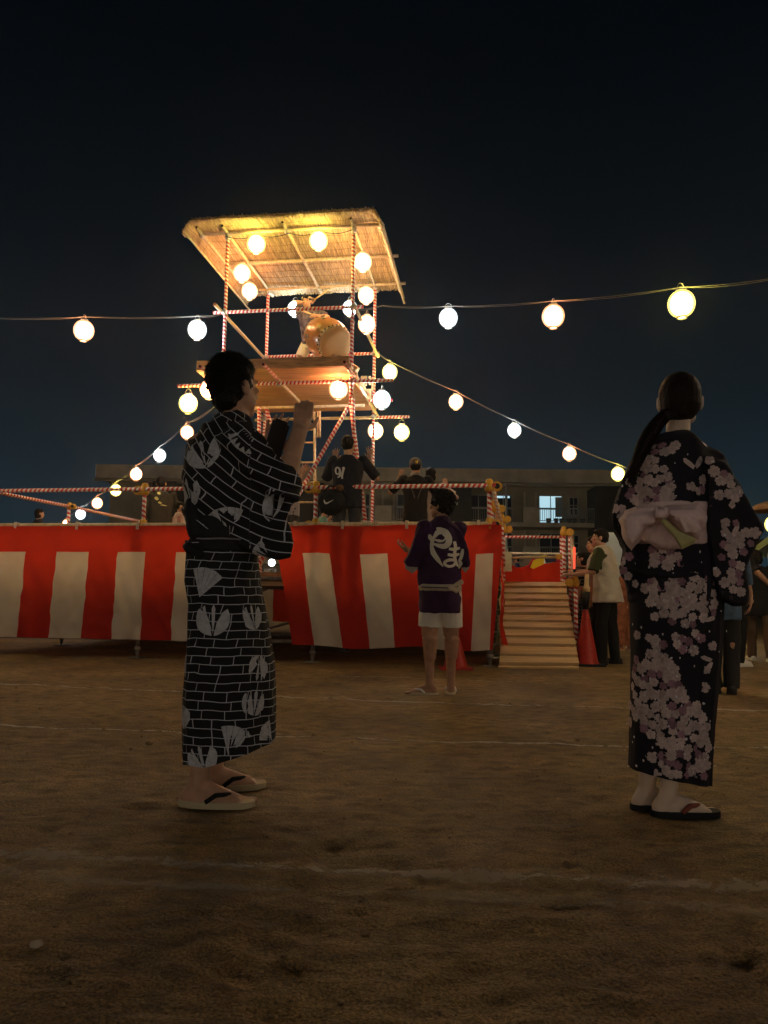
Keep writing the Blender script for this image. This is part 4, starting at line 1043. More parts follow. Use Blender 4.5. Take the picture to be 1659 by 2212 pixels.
def person(label, loc, rz, H=1.70, yaw=0, pitch=0, tilt=0, arms=None, shirt=None, sleeve=.5, hem=.84, pants='long', pantsm=None, shoes=None, hair='short', hairm=None, skin=None,
           stance=.09, lean=0, build=1.0, vox=.0075, group=None, kneeL=(0, 0), step=(0, 0), face=False, collar=None, hx=0, shirt_len_flare=1.06, hair_parts=True, footyaw=(-.15, .15), z0=0, feet=True, legk=1.0, shortlen=.62):
    """person standing at loc, facing local +y. arms: {'L': (wrist, hand dir, palm normal, pole, curl), 'R': ...} in metres of a 1.72 m figure"""
    s = H / 1.72; skin = skin or M_skin; t = thing('person', label, 'person', loc, rz, group)
    V3 = lambda x, y, z: Vector((x * build if abs(x) > .02 else x, y, z)) * s
    lz = lambda z: lean * max(0, (z - .95)) / .5
    g = G(); A = {}
    sh = {'L': V3(-.175, lz(1.40), 1.405), 'R': V3(.175, lz(1.40), 1.405)}
    if vox < .006: n_ = 24
    g.sweep([(V3(0, 0, .84), .13 * s * build, .10 * s), (V3(0, 0, .95), .165 * s * build, .115 * s), (V3(0, lz(1.08), 1.08), .14 * s * build, .10 * s), (V3(0, lz(1.25), 1.25), .165 * s * build, .115 * s), (V3(0, lz(1.36), 1.36), .17 * s * build, .105 * s), (V3(0, lz(1.43), 1.43), .11 * s, .075 * s)], 20)
    hc_ = V3(hx, lz(1.6) + .02 + .05 * (-pitch), 1.605)
    g.cap(V3(0, lz(1.38), 1.38), hc_ - Vector((0, .012, .05)) * s, .062 * s, .054 * s, 12)
    R, P = headg(g, hc_, yaw, pitch, s, tilt)
    for sd in ('L', 'R'):
        k = -1 if sd == 'L' else 1
        a = (arms or {}).get(sd) or (Vector((.27 * k, .06, .84)), (0, .1, -1), (-k, .2, 0), (0, -1, 0), .45)
        el_, wr = ik(sh[sd], Vector(a[0]) * s, .285 * s, .255 * s, a[3]); A[sd] = (sh[sd], el_, wr)
        g.ball(sh[sd], .058 * s, 10); g.cap(sh[sd], el_, .047 * s, .038 * s, 12); g.cap(el_, wr, .039 * s, .026 * s, 12)
        g.cap(el_.lerp(wr, .2), el_.lerp(wr, .4), .040 * s, .037 * s, 10)
        hand(g, wr, a[1], a[2], a[5] if len(a) > 5 else k, a[4], s_=s)
    legs = []
    for i, k in enumerate((-1, 1)):
        ft = V3(stance * k, step[i], .085); hp_ = V3(.088 * k, 0, .90); kn = (hp_ + ft) / 2 + Vector((.01 * k, .02 + kneeL[i] * 1.0, .03)) * s
        g.cap(hp_, kn, .078 * s * legk, .055 * s * legk, 12); g.cap(kn, ft, .046 * s * legk, .036 * s, 12); g.cap(kn.lerp(ft, .20) + Vector((0, -.018 * s, 0)), kn.lerp(ft, .45) + Vector((0, -.012 * s, 0)), .055 * s * legk, .043 * s * legk, 10); g.ball(kn + Vector((0, .012 * s, 0)), .050 * s * legk, 10)
        legs.append((hp_, kn, ft))
        if feet: foot(g, ft, footyaw[i], s, z0, toes=(shoes in ('sandal', None)))
    bm_ = lump('body', g, vox, skin, t, sm=3)
    if face: facebits(P, s, t, None)
    # hair
    if hair:
        hg = G(); hm = hairm or M_hair
        def E(x, y, z, a, b, d): hg.ball(P(x, y, z), Vector((a, b, d)) * s, 16, R)
        E(0, -.018, .034, .084, .098, .090); E(0, -.035, .0, .080, .080, .080); E(0, .030, .070, .062, .058, .042)
        if hair == 'bob':
            E(0, -.03, -.04, .088, .080, .085)
        if hair == 'curly': E(0, -.02, .04, .098, .108, .098); E(0, -.04, .0, .092, .085, .09)
        if hair == 'crop': pass
        amp, fr = {'curly': (.018, 38), 'short': (.007, 26), 'bob': (.004, 18), 'crop': (.003, 40)}.get(hair, (.006, 25))
        lump('hair', hg, .006, hm, t, sm=2, disp=lambda c, n: amp * noise.noise(c * fr) + amp * .6 * noise.noise(c * fr * 2.4))
    # shirt
    fold = folds(.010 * s, (8, 8, 4), random.randint(0, 99), .001)
    if shirt:
        sg = G(); f = shirt_len_flare
        sg.sweep([(V3(0, 0, hem), .168 * f * s * build, .130 * s), (V3(0, 0, hem + .1), .178 * s * build, .134 * s), (V3(0, lz(1.1), 1.10), .166 * s * build, .122 * s), (V3(0, lz(1.27), 1.27), .185 * s * build, .134 * s), (V3(0, lz(1.37), 1.375), .185 * s * build, .118 * s), (V3(0, lz(1.43), 1.43), .125 * s, .090 * s), (V3(0, lz(1.46), 1.465), .078 * s, .074 * s)], 24)
        if sleeve > 0:
            for sd in ('L', 'R'):
                S0, E0, W0 = A[sd]; sg.ball(S0 - Vector((0, 0, .004)), .072 * s, 12)
                if sleeve <= 1: sg.cap(S0, S0.lerp(E0, sleeve), .066 * s, .070 * s * (1 if sleeve < .99 else .8), 14, flat=True)
                else:
                    sg.cap(S0, E0, .066 * s, .054 * s, 14); sg.cap(E0, E0.lerp(W0, sleeve - 1), .052 * s, .042 * s, 14, flat=True)
        so_ = lump('shirt', sg, vox * .9, shirt, t, sm=3, disp=fold)
    else: so_ = None
    if collar: G().lathe([(.072 * s, -.01), (.080 * s, .01), (.074 * s, .03), (.066 * s, .028)], V3(0, lz(1.47), 1.455), (0, .25, 1), 20).build('collar', collar, t)
    if pants:
        pg = G(); pw = .84 if legk > 1 else 1; pg.sweep([(V3(0, 0, .80), .175 * pw * s * build, .120 * s), (V3(0, 0, .90), .170 * pw * s * build, .122 * s), (V3(0, 0, 1.0), .15 * pw * s * build, .112 * s)], 20)
        for i, (h_, kn, ft) in enumerate(legs):
            if pants == 'long': pg.cap(h_, kn, .100 * s, .078 * s, 14); pg.cap(kn, ft + Vector((0, 0, -.03 * s)), .076 * s, .066 * s, 14, flat=True); pg.ball(kn, .076 * s, 10)
            elif pants == 'wide': pg.cap(h_, ft + Vector((0, 0, .02 * s)), .115 * s, .12 * s, 14, flat=True)
            else: pg.cap(h_, h_.lerp(kn, shortlen), .098 * s * (legk > 1 and .98 or 1.05), .100 * s * (legk > 1 and 1.0 or 1.0), 14, flat=True)
        lump('trousers' if pants != 'shorts' else 'shorts', pg, vox, pantsm, t, sm=3, disp=folds(.009 * s, (7, 7, 5), random.randint(0, 99)))
    if shoes and feet:
        for i, (h_, kn, ft) in enumerate(legs):
            y_ = footyaw[i]; f_ = Vector((math.sin(y_), math.cos(y_), 0)); r_ = Vector((f_.y, -f_.x, 0)); b = Vector((ft.x, ft.y, z0))
            if shoes == 'sandal':
                sandal(t, b, f_, r_, s, mat('straw_sandal', (.62, .50, .32), .7), mat('white_strap', (.75, .72, .65), .6))
            else:
                q = G(); q.cap(b - f_ * .04 * s + Vector((0, 0, .045 * s)), b + f_ * .15 * s + Vector((0, 0, .035 * s)), .046 * s, .040 * s, 12); q.cap(ft, b + Vector((0, 0, .05 * s)), .046 * s, .046 * s, 10)
                q.box(b + f_ * .055 * s + Vector((0, 0, .014)), (.085 * s, .26 * s, .028), Matrix.Rotation(-y_, 3, 'Z')); lump('shoe', q, .006, shoes, t, sm=3)
    return t, dict(P=P, R=R, A=A, s=s, shirt=so_, legs=legs, lz=lz)
def sandal(t, b, f_, r_, s, msole, mstrap, L0=-.075, L1=.205, wd=.048, th=.022, parts=True):
    n = 28; ring = []
    for k in range(n):
        a = 2 * PI * k / n; x = math.cos(a); y = math.sin(a)
        ring.append(b + f_ * ((L0 + L1) / 2 + (L1 - L0) / 2 * math.copysign(abs(x) ** .85, x)) * s + r_ * wd * math.copysign(abs(y) ** .8, y) * (1 + .12 * x) * s)
    lo = [v + Vector((0, 0, .002)) for v in ring]; hi = [v + Vector((0, 0, th)) for v in ring]; g = G(); g.prism(lo, hi); o = g.build('sandal', msole, t, smooth=False)
    toe = b + f_ * .135 * s - r_ * .008 + Vector((0, 0, th))
    g = G()
    for k in (-1, 1):
        g.tube([b + f_ * .035 * s + r_ * .046 * k * s + Vector((0, 0, th)), b + f_ * .07 * s + r_ * .038 * k * s + Vector((0, 0, .048 * s)), b + f_ * .115 * s + r_ * .012 * k * s + Vector((0, 0, .047 * s)), toe + Vector((0, 0, .018))], [.009, .0095, .008, .005], 7)
    g.tube([toe, toe + Vector((0, 0, .02))], .004, 6); g.build('strap', mstrap, t)
def tuft(P, R, n, par, m, seed=0, L=.03, r=.0012, spanz=(-.2, 1), out=.0, rad=(.086, .100, .094), cen=(0, -.018, .034), flow=None):
    """short strands breaking up the outline of the hair"""
    random.seed(seed); g = G(); cc = Vector(cen)
    for i in range(n):
        a = ru(0, 2 * PI); z = ru(*spanz); q = math.sqrt(max(0, 1 - z * z)); d = Vector((q * math.cos(a), q * math.sin(a), z))
        if d.y > .15 and z < .5: continue
        p = cc + Vector((d.x * rad[0], d.y * rad[1], d.z * rad[2])) * (1 + out)
        t_ = Vector((ru(-1, 1), ru(-1, 1), ru(-1.2, .3))); t_ = (t_ - d * t_.dot(d)).normalized() if flow is None else (flow - d * flow.dot(d)).normalized()
        p1 = p + t_ * L * .5 + d * ru(.0, .006); p2 = p + t_ * L + d * ru(-.004, .012)
        g.tube([P(*p), P(*p1), P(*p2)], [r, r, r * .3], 3, cap=False)
    return g
# ---------------------------------------------------------------- foreground man in the brick-print robe
MD = 2.95
fm = gr(455, 1742); MD = fm.y + .02
man = thing('person', 'man in black brick-print summer robe seen from behind, holding up a phone', 'person', (fm.x, MD, 0)); mo = man.location.copy()
def PM(x, y, dy=0.0): return px(x, y, MD + dy) - mo
def rows(data, PF, e=2.3, n=40):
    """data: (y, xl, xr, dy, depth) silhouette rows -> rings"""
    out = []
    for y, xl, xr, dy, dep in data:
        a = PF(xl, y, dy); b = PF(xr, y, dy); out.append(((a + b) / 2, (b - a).length / 2, dep))
    return out
DARK = (.012, .012, .013)
brickM = brick_mat('brick_print_cotton', DARK, (.50, .53, .59), .082, .0325, .0017)
brickU = brickM
HY = PM(0, 1200).z
# body
g = G()
hc_ = PM(505, 838, .02); yawm = math.radians(40)
g.sweep([(PM(485, 1290), .11, .10), (PM(480, 1190), .11, .10), (PM(480, 1100, .0), .12, .10), (PM(488, 1010, 0), .16, .11), (PM(492, 950, .01), .16, .10), (PM(505, 925, .01), .08, .07)], 20)
g.cap(PM(500, 950, .01), PM(512, 868, .03), .064, .058, 14)
Rm, Pm = headg(g, hc_, yawm, .10, 1.06)
# right arm: elbow low, forearm raised, fist in front of the face line
shR, elR, wrR = PM(520, 958, -.12), PM(612, 1050, -.14), PM(646, 934, -.10)
g.cap(shR, elR, .052, .046, 12); g.cap(elR, wrR, .046, .034, 14); g.cap(elR.lerp(wrR, .15), elR.lerp(wrR, .45), .048, .043, 12)
hand(g, wrR, (PM(658, 880, -.08) - wrR), Vector((-.3, 1, 0)), -1, .62, .0, 1.05)
shL, elL, wrL = PM(450, 965, .10), PM(560, 1040, .16), PM(586, 985, .04)
g.cap(shL, elL, .05, .042, 12); g.cap(elL, wrL, .042, .030, 14)
hand(g, wrL, Vector((.10, .02, 1)), Vector((.35, -1, 0)), 1, .55, .10, 1.05)
for k, (ax_, ay_, fy) in enumerate(((430, 1712, -.02), (462, 1680, .22))):
    an = PM(ax_, ay_, fy); an.z = .085 ; kn = PM(440 + 20 * k, 1500, fy * .6); g.cap(PM(470, 1290, 0), kn, .085, .06, 12); g.cap(kn, an, .058, .040, 14); g.cap(kn.lerp(an, .15), kn.lerp(an, .5), .060, .048, 12)
    foot(g, an, math.radians(92 if k == 0 else 75), 1.06)
    b = Vector((an.x, an.y, 0)); f_ = Vector((math.sin(math.radians(92 if k == 0 else 75)), math.cos(math.radians(92 if k == 0 else 75)), 0))
    sandal(man, b, f_, Vector((f_.y, -f_.x, 0)), 1.06, mat('pale_straw_sole', (.50, .42, .26), .75), mat('black_velvet_strap', (.012, .012, .012), .9), th=.026)
lump('body', g, .0055, M_skin, man, sm=4)
hg = G()
def E(x, y, z, a, b, d): hg.ball(Pm(x, y, z), Vector((a, b, d)) * 1.06, 20, Rm)
E(0, -.012, .034, .0805, .095, .094); E(0, -.028, -.004, .0765, .072, .078); E(0, .034, .074, .062, .058, .046); E(0, -.042, -.05, .060, .048, .05)
for k in (-1, 1): E(.064 * k, .004, .020, .018, .034, .045)
lump('hair', hg, .006, M_hair, man, sm=2, disp=lambda c, n: .006 * noise.noise(c * 26) + .004 * noise.noise(c * 60))
g = tuft(Pm, Rm, 2600, man, M_hair, 3, L=.034, r=.0011, spanz=(-.5, 1), out=.01, rad=(.082, .097, .096), cen=(0, -.012, .034))
h_ = g.build('hair_strands', M_hair, man); h_['kind'] = 'stuff'
# skirt of the robe (lofted, open at the hem)
SK = [(1170, 402, 548, 0, .125), (1200, 404, 556, 0, .135), (1256, 401, 560, 0, .145), (1301, 409, 568, 0, .15), (1372, 408, 580, 0, .155), (1430, 404, 588, 0, .155), (1509, 397, 591, 0, .155), (1560, 396, 591, 0, .155), (1600, 395, 591, 0, .155), (1634, 395, 591, 0, .155)]
def loft_cloth(name, data, PF, m, par, hemf=None, n=96, nz=90, fold=.010, e=2.2, seed=0, zs=1.0):
    V = []; F = []; UVs = []; D_ = np.array(data, float); ts_ = np.linspace(0, 1, len(data))
    for j in range(nz + 1):
        t = j / nz; row = [np.interp(t, ts_, D_[:, c]) for c in range(5)]; y, xl, xr, dy, dep = row
        a = PF(xl, y, dy); b = PF(xr, y, dy); c0 = (a + b) / 2; hw = (b.x - a.x) / 2
        for k in range(n + 1):
            th = 2 * PI * k / n; cx = math.cos(th); sy = math.sin(th)
            X = hw * math.copysign(abs(cx) ** (2 / e), cx); Y = dep * math.copysign(abs(sy) ** (2 / e), sy)
            q = Vector((c0.x + X, c0.y + Y, c0.z)); nn = Vector((X / hw, Y / dep, 0)).normalized()
            th2 = th % (2 * PI)
            f_ = fold * (t ** .7) * (noise.noise(Vector((math.cos(th) * 2.2, math.sin(th) * 2.2, t * 1.1 + seed))) * 1.6 + .8 * noise.noise(Vector((math.cos(th) * 5, math.sin(th) * 5, t * 1.6 + seed + 5))))
            f_ -= .5 * fold * max(0, 1 - abs(noise.noise(Vector((math.cos(th) * 3, math.sin(th) * 3, t * .7 + 2 + seed)))) * 9) * t
            f_ += .0025 * noise.noise(q * 22)
            edge = abs(nn.x) ** 4; q += nn * f_ * (1 - .75 * edge)
            if hemf: q.z += hemf(q, t)
            V.append(q); UVs.append((th / (2 * PI) * 4 * (hw + dep) * .88, q.z))
    for j in range(nz):
        for k in range(n): a_ = j * (n + 1) + k; F.append((a_, a_ + n + 1, a_ + n + 2, a_ + 1))
    return raw(name, V, F, m, par, uv=lambda k_, f, v: UVs[v])
def hem_m(q, t):     # the hem climbs towards the front edge, as it does on a walking man
    x = (q.x - PM(395, 1640).x) / (PM(591, 1640).x - PM(395, 1640).x); 
    return (t ** 6) * (.075 * max(0, min(1, (x - .35) / .65)) - .012) 
skm = loft_cloth('robe_skirt', SK, PM, brickM, man, hem_m, fold=.022, seed=2)
# upper robe: torso, back and the two hanging sleeves as one garment
g = G()
g.sweep(rows([(1186, 404, 556, 0, .13), (1165, 414, 556, 0, .128), (1118, 402, 562, 0, .135), (1078, 398, 568, 0, .14), (1040, 395, 572, 0, .145), (1000, 406, 568, 0, .145), (970, 415, 560, 0, .135), (948, 424, 556, 0, .12), (928, 440, 545, .0, .10), (912, 462, 535, .01, .082), (900, 474, 526, .01, .070)], PM), 36)
slv = [(455, 955), (500, 940), (545, 962), (585, 994), (612, 990), (629, 1008), (632, 1094), (618, 1127), (631, 1186), (626, 1202), (585, 1203), (545, 1196), (505, 1165), (455, 1105), (425, 1040)]
A_ = [PM(x, y, -.13 - .03 * (x - 430) / 200) for x, y in slv]; B_ = [PM(x, y, -.03 + .02 * (x - 430) / 200) for x, y in slv]
g.prism(A_, B_)
g.prism([PM(x, y, .06) for x, y in ((520, 960), (560, 975), (585, 1010), (600, 1060), (590, 1150), (530, 1150))], [PM(x, y, .2) for x, y in ((520, 960), (560, 975), (585, 1010), (600, 1060), (590, 1150), (530, 1150))])
g.cap(shR, elR, .085, .075, 14); g.ball(PM(452, 972, .02), (.085, .11, .07), 14)
CX, CY = 712, 748
cc_ = PM(CX, CY)
def uvm(c, n):
    dx, dz = c.x - cc_.x, c.z - cc_.z; r = math.hypot(dx, dz); a = math.atan2(-dx, -dz)
    return (a * .42 + c.y * (.5 if dx < -.28 else -.2), r * .9 + .01 * math.sin(dx * 9))
def fold_m(c, n):
    dx, dz = c.x - cc_.x, c.z - cc_.z; r = math.hypot(dx, dz); a = math.atan2(dx, -dz)
    v = noise.noise(Vector((a * 2.2, r * 13, 1.5))); v2 = noise.noise(Vector((a * 4, r * 26, 4.5)))
    return .015 * (1 - 2 * abs(v)) - .006 + .006 * v2 + .002 * noise.noise(c * 30)
up = lump('robe_top', g, .007, brickU, man, sm=7, disp=fold_m, uvf=uvm)
# collar band, sash and its knot
q = G(); q.tube([PM(478, 915, -.06), PM(490, 903, -.075), PM(512, 897, -.07), PM(530, 905, -.03), PM(541, 928, .02), PM(556, 965, .05)], [.020, .024, .024, .022, .020, .018], 12)
lump('collar', q, .007, brickM, man, sm=2, uvf=lambda c, n: (c.x * 1.2 + c.y, c.z + c.x * .6))
sash = rows([(1192, 410, 558, 0, .136), (1170, 414, 561, 0, .142), (1152, 414, 562, 0, .142), (1132, 410, 563, 0, .140), (1122, 408, 562, 0, .134)], PM)
sashm = mat('black_sash', (.012, .012, .014), .7, var=.2, vscale=90)
g = G(); g.sweep(sash, 40); g.cap(PM(416, 1095, -.08), PM(424, 1150, -.10), .035, .035, 12)
lump('sash', g, .007, sashm, man, sm=3, disp=folds(.008, (5, 5, 20), 6))
g = G(); g.cap(PM(404, 1180, -.09), PM(432, 1196, -.12), .016, .02, 10); g.ball(PM(408, 1183, -.10), (.02, .02, .025), 10); lump('sash_knot', g, .005, sashm, man, sm=2, disp=folds(.005, (20, 20, 20), 9))
ln = G(); ln.tube([PM(416, 1162, -.10), PM(440, 1164, -.145), PM(480, 1163, -.155), PM(520, 1165, -.15)], .0035, 5); ln.build('sash_stripe', mat('grey_thread', (.25, .25, .27), .8), man)
# printed fans and lilies
M_pr = mat('grey_print', (.48, .49, .52), .85, var=.18, vscale=60); M_prd = mat('dark_print_line', (.035, .033, .036), .85)
def circ(r, n=28, a0=0, a1=2 * PI, sx_=1, cx=0, cy=0): return [(cx + r * sx_ * math.cos(a0 + (a1 - a0) * k / (n - 1)), cy + r * math.sin(a0 + (a1 - a0) * k / (n - 1))) for k in range(n)]
def motif_lily(g1, g2, bv, p, nrm, up_, s_, rot, proj=False):
    c, s2 = math.cos(rot), math.sin(rot); ro = lambda pts: [((x * c - y * s2) * s_, (x * s2 + y * c) * s_) for x, y in pts]
    left = [(-.04, -.95)] + [(-.98 * math.cos(a), .05 + -.98 * math.sin(a) * .95) for a in [1.45 - 1.85 * k / 14 for k in range(15)]]; left = [(-.05, -.98)] + [(-math.cos(a) * .98, -math.sin(a) * .98) for a in [1.5 - k * 2.1 / 14 for k in range(15)]] + [(-.55, .35), (-.25, -.2)]
    right = [(-x, y) for x, y in left]; mid1 = [(0, -.9), (.10, -.2), (.12, .55), (.0, .8), (-.12, .55), (-.08, -.2)]
    mid2 = [(-.05, -.7), (-.42, .35), (-.50, .72), (-.62, .62), (-.55, .30), (-.14, -.6)]
    for poly in (left, right, mid1, mid2): decal(g1, bv, p, nrm, up_, [ro(poly)], maxd=.08, proj=proj)
def motif_fan(g1, g2, bv, p, nrm, up_, s_, rot, proj=False):
    c, s2 = math.cos(rot), math.sin(rot); ro = lambda pts: [((x * c - y * s2) * s_, (x * s2 + y * c) * s_) for x, y in pts]
    for k in range(5):
        a0 = PI / 2 + .62 - k * .25; a1 = a0 - .235
        pts = [(0, -.9)] + [(math.cos(a0) * .25, -.9 + .55)] * 0 + [((1.75 + .06 * math.sin(j * 3.1)) * math.cos(a0 + (a1 - a0) * j / 5), -.9 + (1.75 + .05 * math.sin(j * 3.1)) * math.sin(a0 + (a1 - a0) * j / 5)) for j in range(6)]
        decal(g1, bv, p, nrm, up_, [ro(pts)], maxd=.08, proj=proj)
def at_pixel(bv, x, y, base):
    o = Vector((0, 0, CAM_H)) - base; r = RC @ Vector(((x - 829.5) / FPX, -(y - 1106) / FPX, -1)); return bv.ray_cast(o, r.normalized())
bs, bu = bvh_of(skm), bvh_of(up); gp, gd = G(), G(); UPZ = Vector((0, 0, 1))
for (bv, kind, x, y, s_, rot) in [(bs, 'l', 461, 1336, .066, 0), (bs, 'l', 545, 1330, .055, .1), (bs, 'l', 557, 1446, .054, 2.9), (bs, 'l', 551, 1515, .054, -.1), (bs, 'f', 441, 1258, .065, -.25),
                                  (bs, 'l', 436, 1640, .066, .3), (bs, 'f', 502, 1600, .062, -.3), (bs, 'f', 402, 1440, .05, .4), (bs, 'l', 398, 1545, .05, .2), (bs, 'f', 578, 1585, .045, .9),
                                  (bu, 'l', 605, 1095, .070, -.5), (bu, 'f', 488, 1132, .075, .2), (bu, 'l', 408, 1060, .062, .1), (bu, 'l', 437, 975, .07, .3), (bu, 'f', 530, 945, .06, 2.4), (bu, 'f', 568, 1200, .05, 1.2), ]:
    h, hn, i, d = at_pixel(bv, x, y, mo)
    if h is None: continue
    if bv is bu: (motif_lily if kind == 'l' else motif_fan)(gp, gd, bv, h, (Vector((0, -1, 0)) + hn * .4).normalized(), UPZ, s_, rot, True)
    else: (motif_lily if kind == 'l' else motif_fan)(gp, gd, bv, h, hn, UPZ, s_, rot)
for k in range(14):     # the same print round the sides that face the stage
    a = ru(.1, PI - .1); q = Vector((math.cos(a) * .25, .3, ru(.25, .95))) + Vector((PM(490, 1400).x, 0, 0)); h, hn, i, d = bs.find_nearest(q)
    (motif_lily if k % 2 else motif_fan)(gp, gd, bs, h, hn, UPZ, .06, ru(-.5, .5))
o = gp.build('printed_motifs', M_pr, man, uv=False); o['kind'] = 'stuff'
# phone
pc = PM(597, 948, -.01) + mo; ph = thing('mobile_phone', 'black mobile phone held up by the man in the brick-print robe', 'phone', pc); Rp = Matrix.Rotation(math.radians(18), 3, 'Y') @ Matrix.Rotation(math.radians(25), 3, 'Z') @ Matrix.Rotation(math.radians(-12), 3, 'X')
bmq = bmesh.new(); bmesh.ops.create_cube(bmq, size=1)
for v in bmq.verts: v.co = Vector((v.co.x * .074, v.co.y * .009, v.co.z * .165))
bmesh.ops.bevel(bmq, geom=[e_ for e_ in bmq.edges if abs((e_.verts[0].co - e_.verts[1].co).y) > .005], offset=.012, segments=4, affect='EDGES'); bmq.transform(Rp.to_4x4())
me = bpy.data.meshes.new('phone_body'); bmq.to_mesh(me); link('phone_body', me, mat('black_phone_case', (.006, .006, .007), .5), ph, False)
G().box(Rp @ Vector((0, .0052, 0)), (.068, .001, .142), Rp).build('screen', mat('phone_glass', (.01, .01, .012), .1, spec=.8), ph, smooth=False)
G().lathe([(.0, .0), (.007, .0), (.007, -.0025), (0, -.0025)], Rp @ Vector((.02, -.006, .055)), Rp @ Vector((0, 1, 0)), 14, True).build('camera_lens', mat('phone_glass'), ph)
# ---------------------------------------------------------------- foreground woman in the blossom robe
fw = gr(1450, 1762); WD = fw.y + .02
wom = thing('person', 'woman with long ponytail in dark blossom-print robe with pink bow, seen from behind', 'person', (fw.x, WD, 0)); wo_ = wom.location.copy()
def PW(x, y, dy=0.0): return px(x, y, WD + dy) - wo_
M_navy = mat('navy_cotton', (.012, .011, .017), .85, var=.2, vscale=30, bump=.15, bscale=300)
g = G(); sw_ = .94
Rw, Pw = headg(g, PW(1468, 866, .02), math.radians(12), .06, 1.0)
g.cap(PW(1462, 960, .0), PW(1467, 900, .015), .052, .048, 14)
g.sweep([(PW(1455, 1290), .15, .11), (PW(1452, 1150), .13, .10), (PW(1455, 1010), .16, .11), (PW(1458, 965), .12, .09), (PW(1460, 945), .07, .06)], 20)
for k, (ax_, fy) in enumerate(((1398, .06), (1444, -.03))):
    an = PW(ax_, 1725, fy); an.z = .08; kn = PW(ax_ + 15, 1500, fy * .5); g.cap(PW(1445, 1300), kn, .085, .058, 12); g.cap(kn, an, .054, .034, 14); g.cap(kn.lerp(an, .15), kn.lerp(an, .5), .056, .044, 12)
    ya = math.radians(88 if k else 80); foot(g, an, ya, .94); f_ = Vector((math.sin(ya), math.cos(ya), 0))
    sandal(wom, Vector((an.x, an.y, 0)), f_, Vector((f_.y, -f_.x, 0)), .94, mat('black_sole', (.008, .008, .008), .7), mat('red_brown_strap', (.25, .07, .04), .7), th=.024)
wl, wr_ = PW(1372, 1190, .14), PW(1580, 1215, .12)
g.cap(PW(1385, 1010), PW(1352, 1130, .03), .045, .038, 12); g.cap(PW(1352, 1130, .03), wl, .036, .026, 12); hand(g, wl, (.5, .8, .1), (.8, -.4, 0), 1, .6, .06, .92)
g.cap(PW(1535, 1005), PW(1596, 1120, .03), .045, .038, 12); g.cap(PW(1596, 1120, .03), wr_, .036, .026, 12); hand(g, wr_, (-.5, .8, .1), (-.8, -.4, 0), -1, .6, .06, .92)
lump('body', g, .0055, M_skin3, wom, sm=4)
facebits(Pw, 1.0, wom, None)
# hair drawn back, ponytail over the left shoulder
hg = G()
def E(x, y, z, a, b, d): hg.ball(Pw(x, y, z), Vector((a, b, d)), 24, Rw)
E(0, -.008, .022, .0825, .098, .094); E(0, -.022, -.012, .0785, .082, .078); E(-.008, -.046, -.045, .055, .052, .045); E(0, .03, .06, .066, .055, .045)
lump('hair', hg, .005, M_hair2, wom, sm=3, disp=lambda c, n: .0018 * noise.noise(Vector((c.x * 60, c.y * 60, c.z * 12))))
hg = G(); hg.cap(PW(1438, 900, -.075), PW(1428, 906, -.085), .021, .022, 12)
pt = [(1452, 893, -.065), (1436, 898, -.085), (1420, 915, -.10), (1402, 942, -.115), (1388, 968, -.12), (1376, 996, -.13), (1366, 1024, -.13)]
rr_ = [.024, .019, .020, .022, .021, .016, .006]
for (a, b, ra, rb_) in zip(pt[:-1], pt[1:], rr_[:-1], rr_[1:]): hg.cap(PW(*a), PW(*b), ra, rb_, 12)
pony = lump('ponytail', hg, .005, M_hair2, wom, sm=3, disp=lambda c, n: .004 * noise.noise(Vector((c.x * 70 + c.z * 40, c.y * 60, c.z * 8))))
g = G()
for i in range(420):
    ox, oy = ru(-1, 1), ru(-1, 1); P_s = []
    for (p, r_) in zip(pt, rr_): q = PW(*p); P_s.append(q + Vector((ox * .8 * r_, oy * .8 * r_, -ox * .75 * r_)) * 1.12 + Vector((ru(-.002, .002), 0, 0)))
    if rnd() < .35: P_s[-1] += Vector((ru(-.02, .01), 0, ru(-.05, 0)))
    g.tube(P_s, .0011, 3, cap=False)
for i in range(0):      # strands combed from the brow back to the tie
    a = ru(-.9, .9); P_s = []
    for k in range(7):
        t = k / 6; th = (1 - t) * 1.15 - t * 1.35; xx = math.sin(a) * .084 * math.cos(t * .9) - .028 * t; yy = -.014 + .101 * math.sin(th) ; zz = .028 + .097 * math.cos(th) * math.cos(a * .9)
        d = Vector((xx, yy + .014, zz - .028)); l = math.sqrt((d.x / .083) ** 2 + (d.y / .101) ** 2 + (d.z / .096) ** 2); d = d / l * 1.006; P_s.append(Pw(d.x, d.y - .014, d.z + .028))
    g.tube(P_s, .0009, 3, cap=False)
o = g.build('hair_strands', M_hair2, wom); o['kind'] = 'stuff'
G().lathe([(.024, -.008), (.027, 0), (.024, .008)], PW(1434, 900, -.085), Vector((-.8, -.3, -.5)), 14).build('hair_tie', M_black, wom)
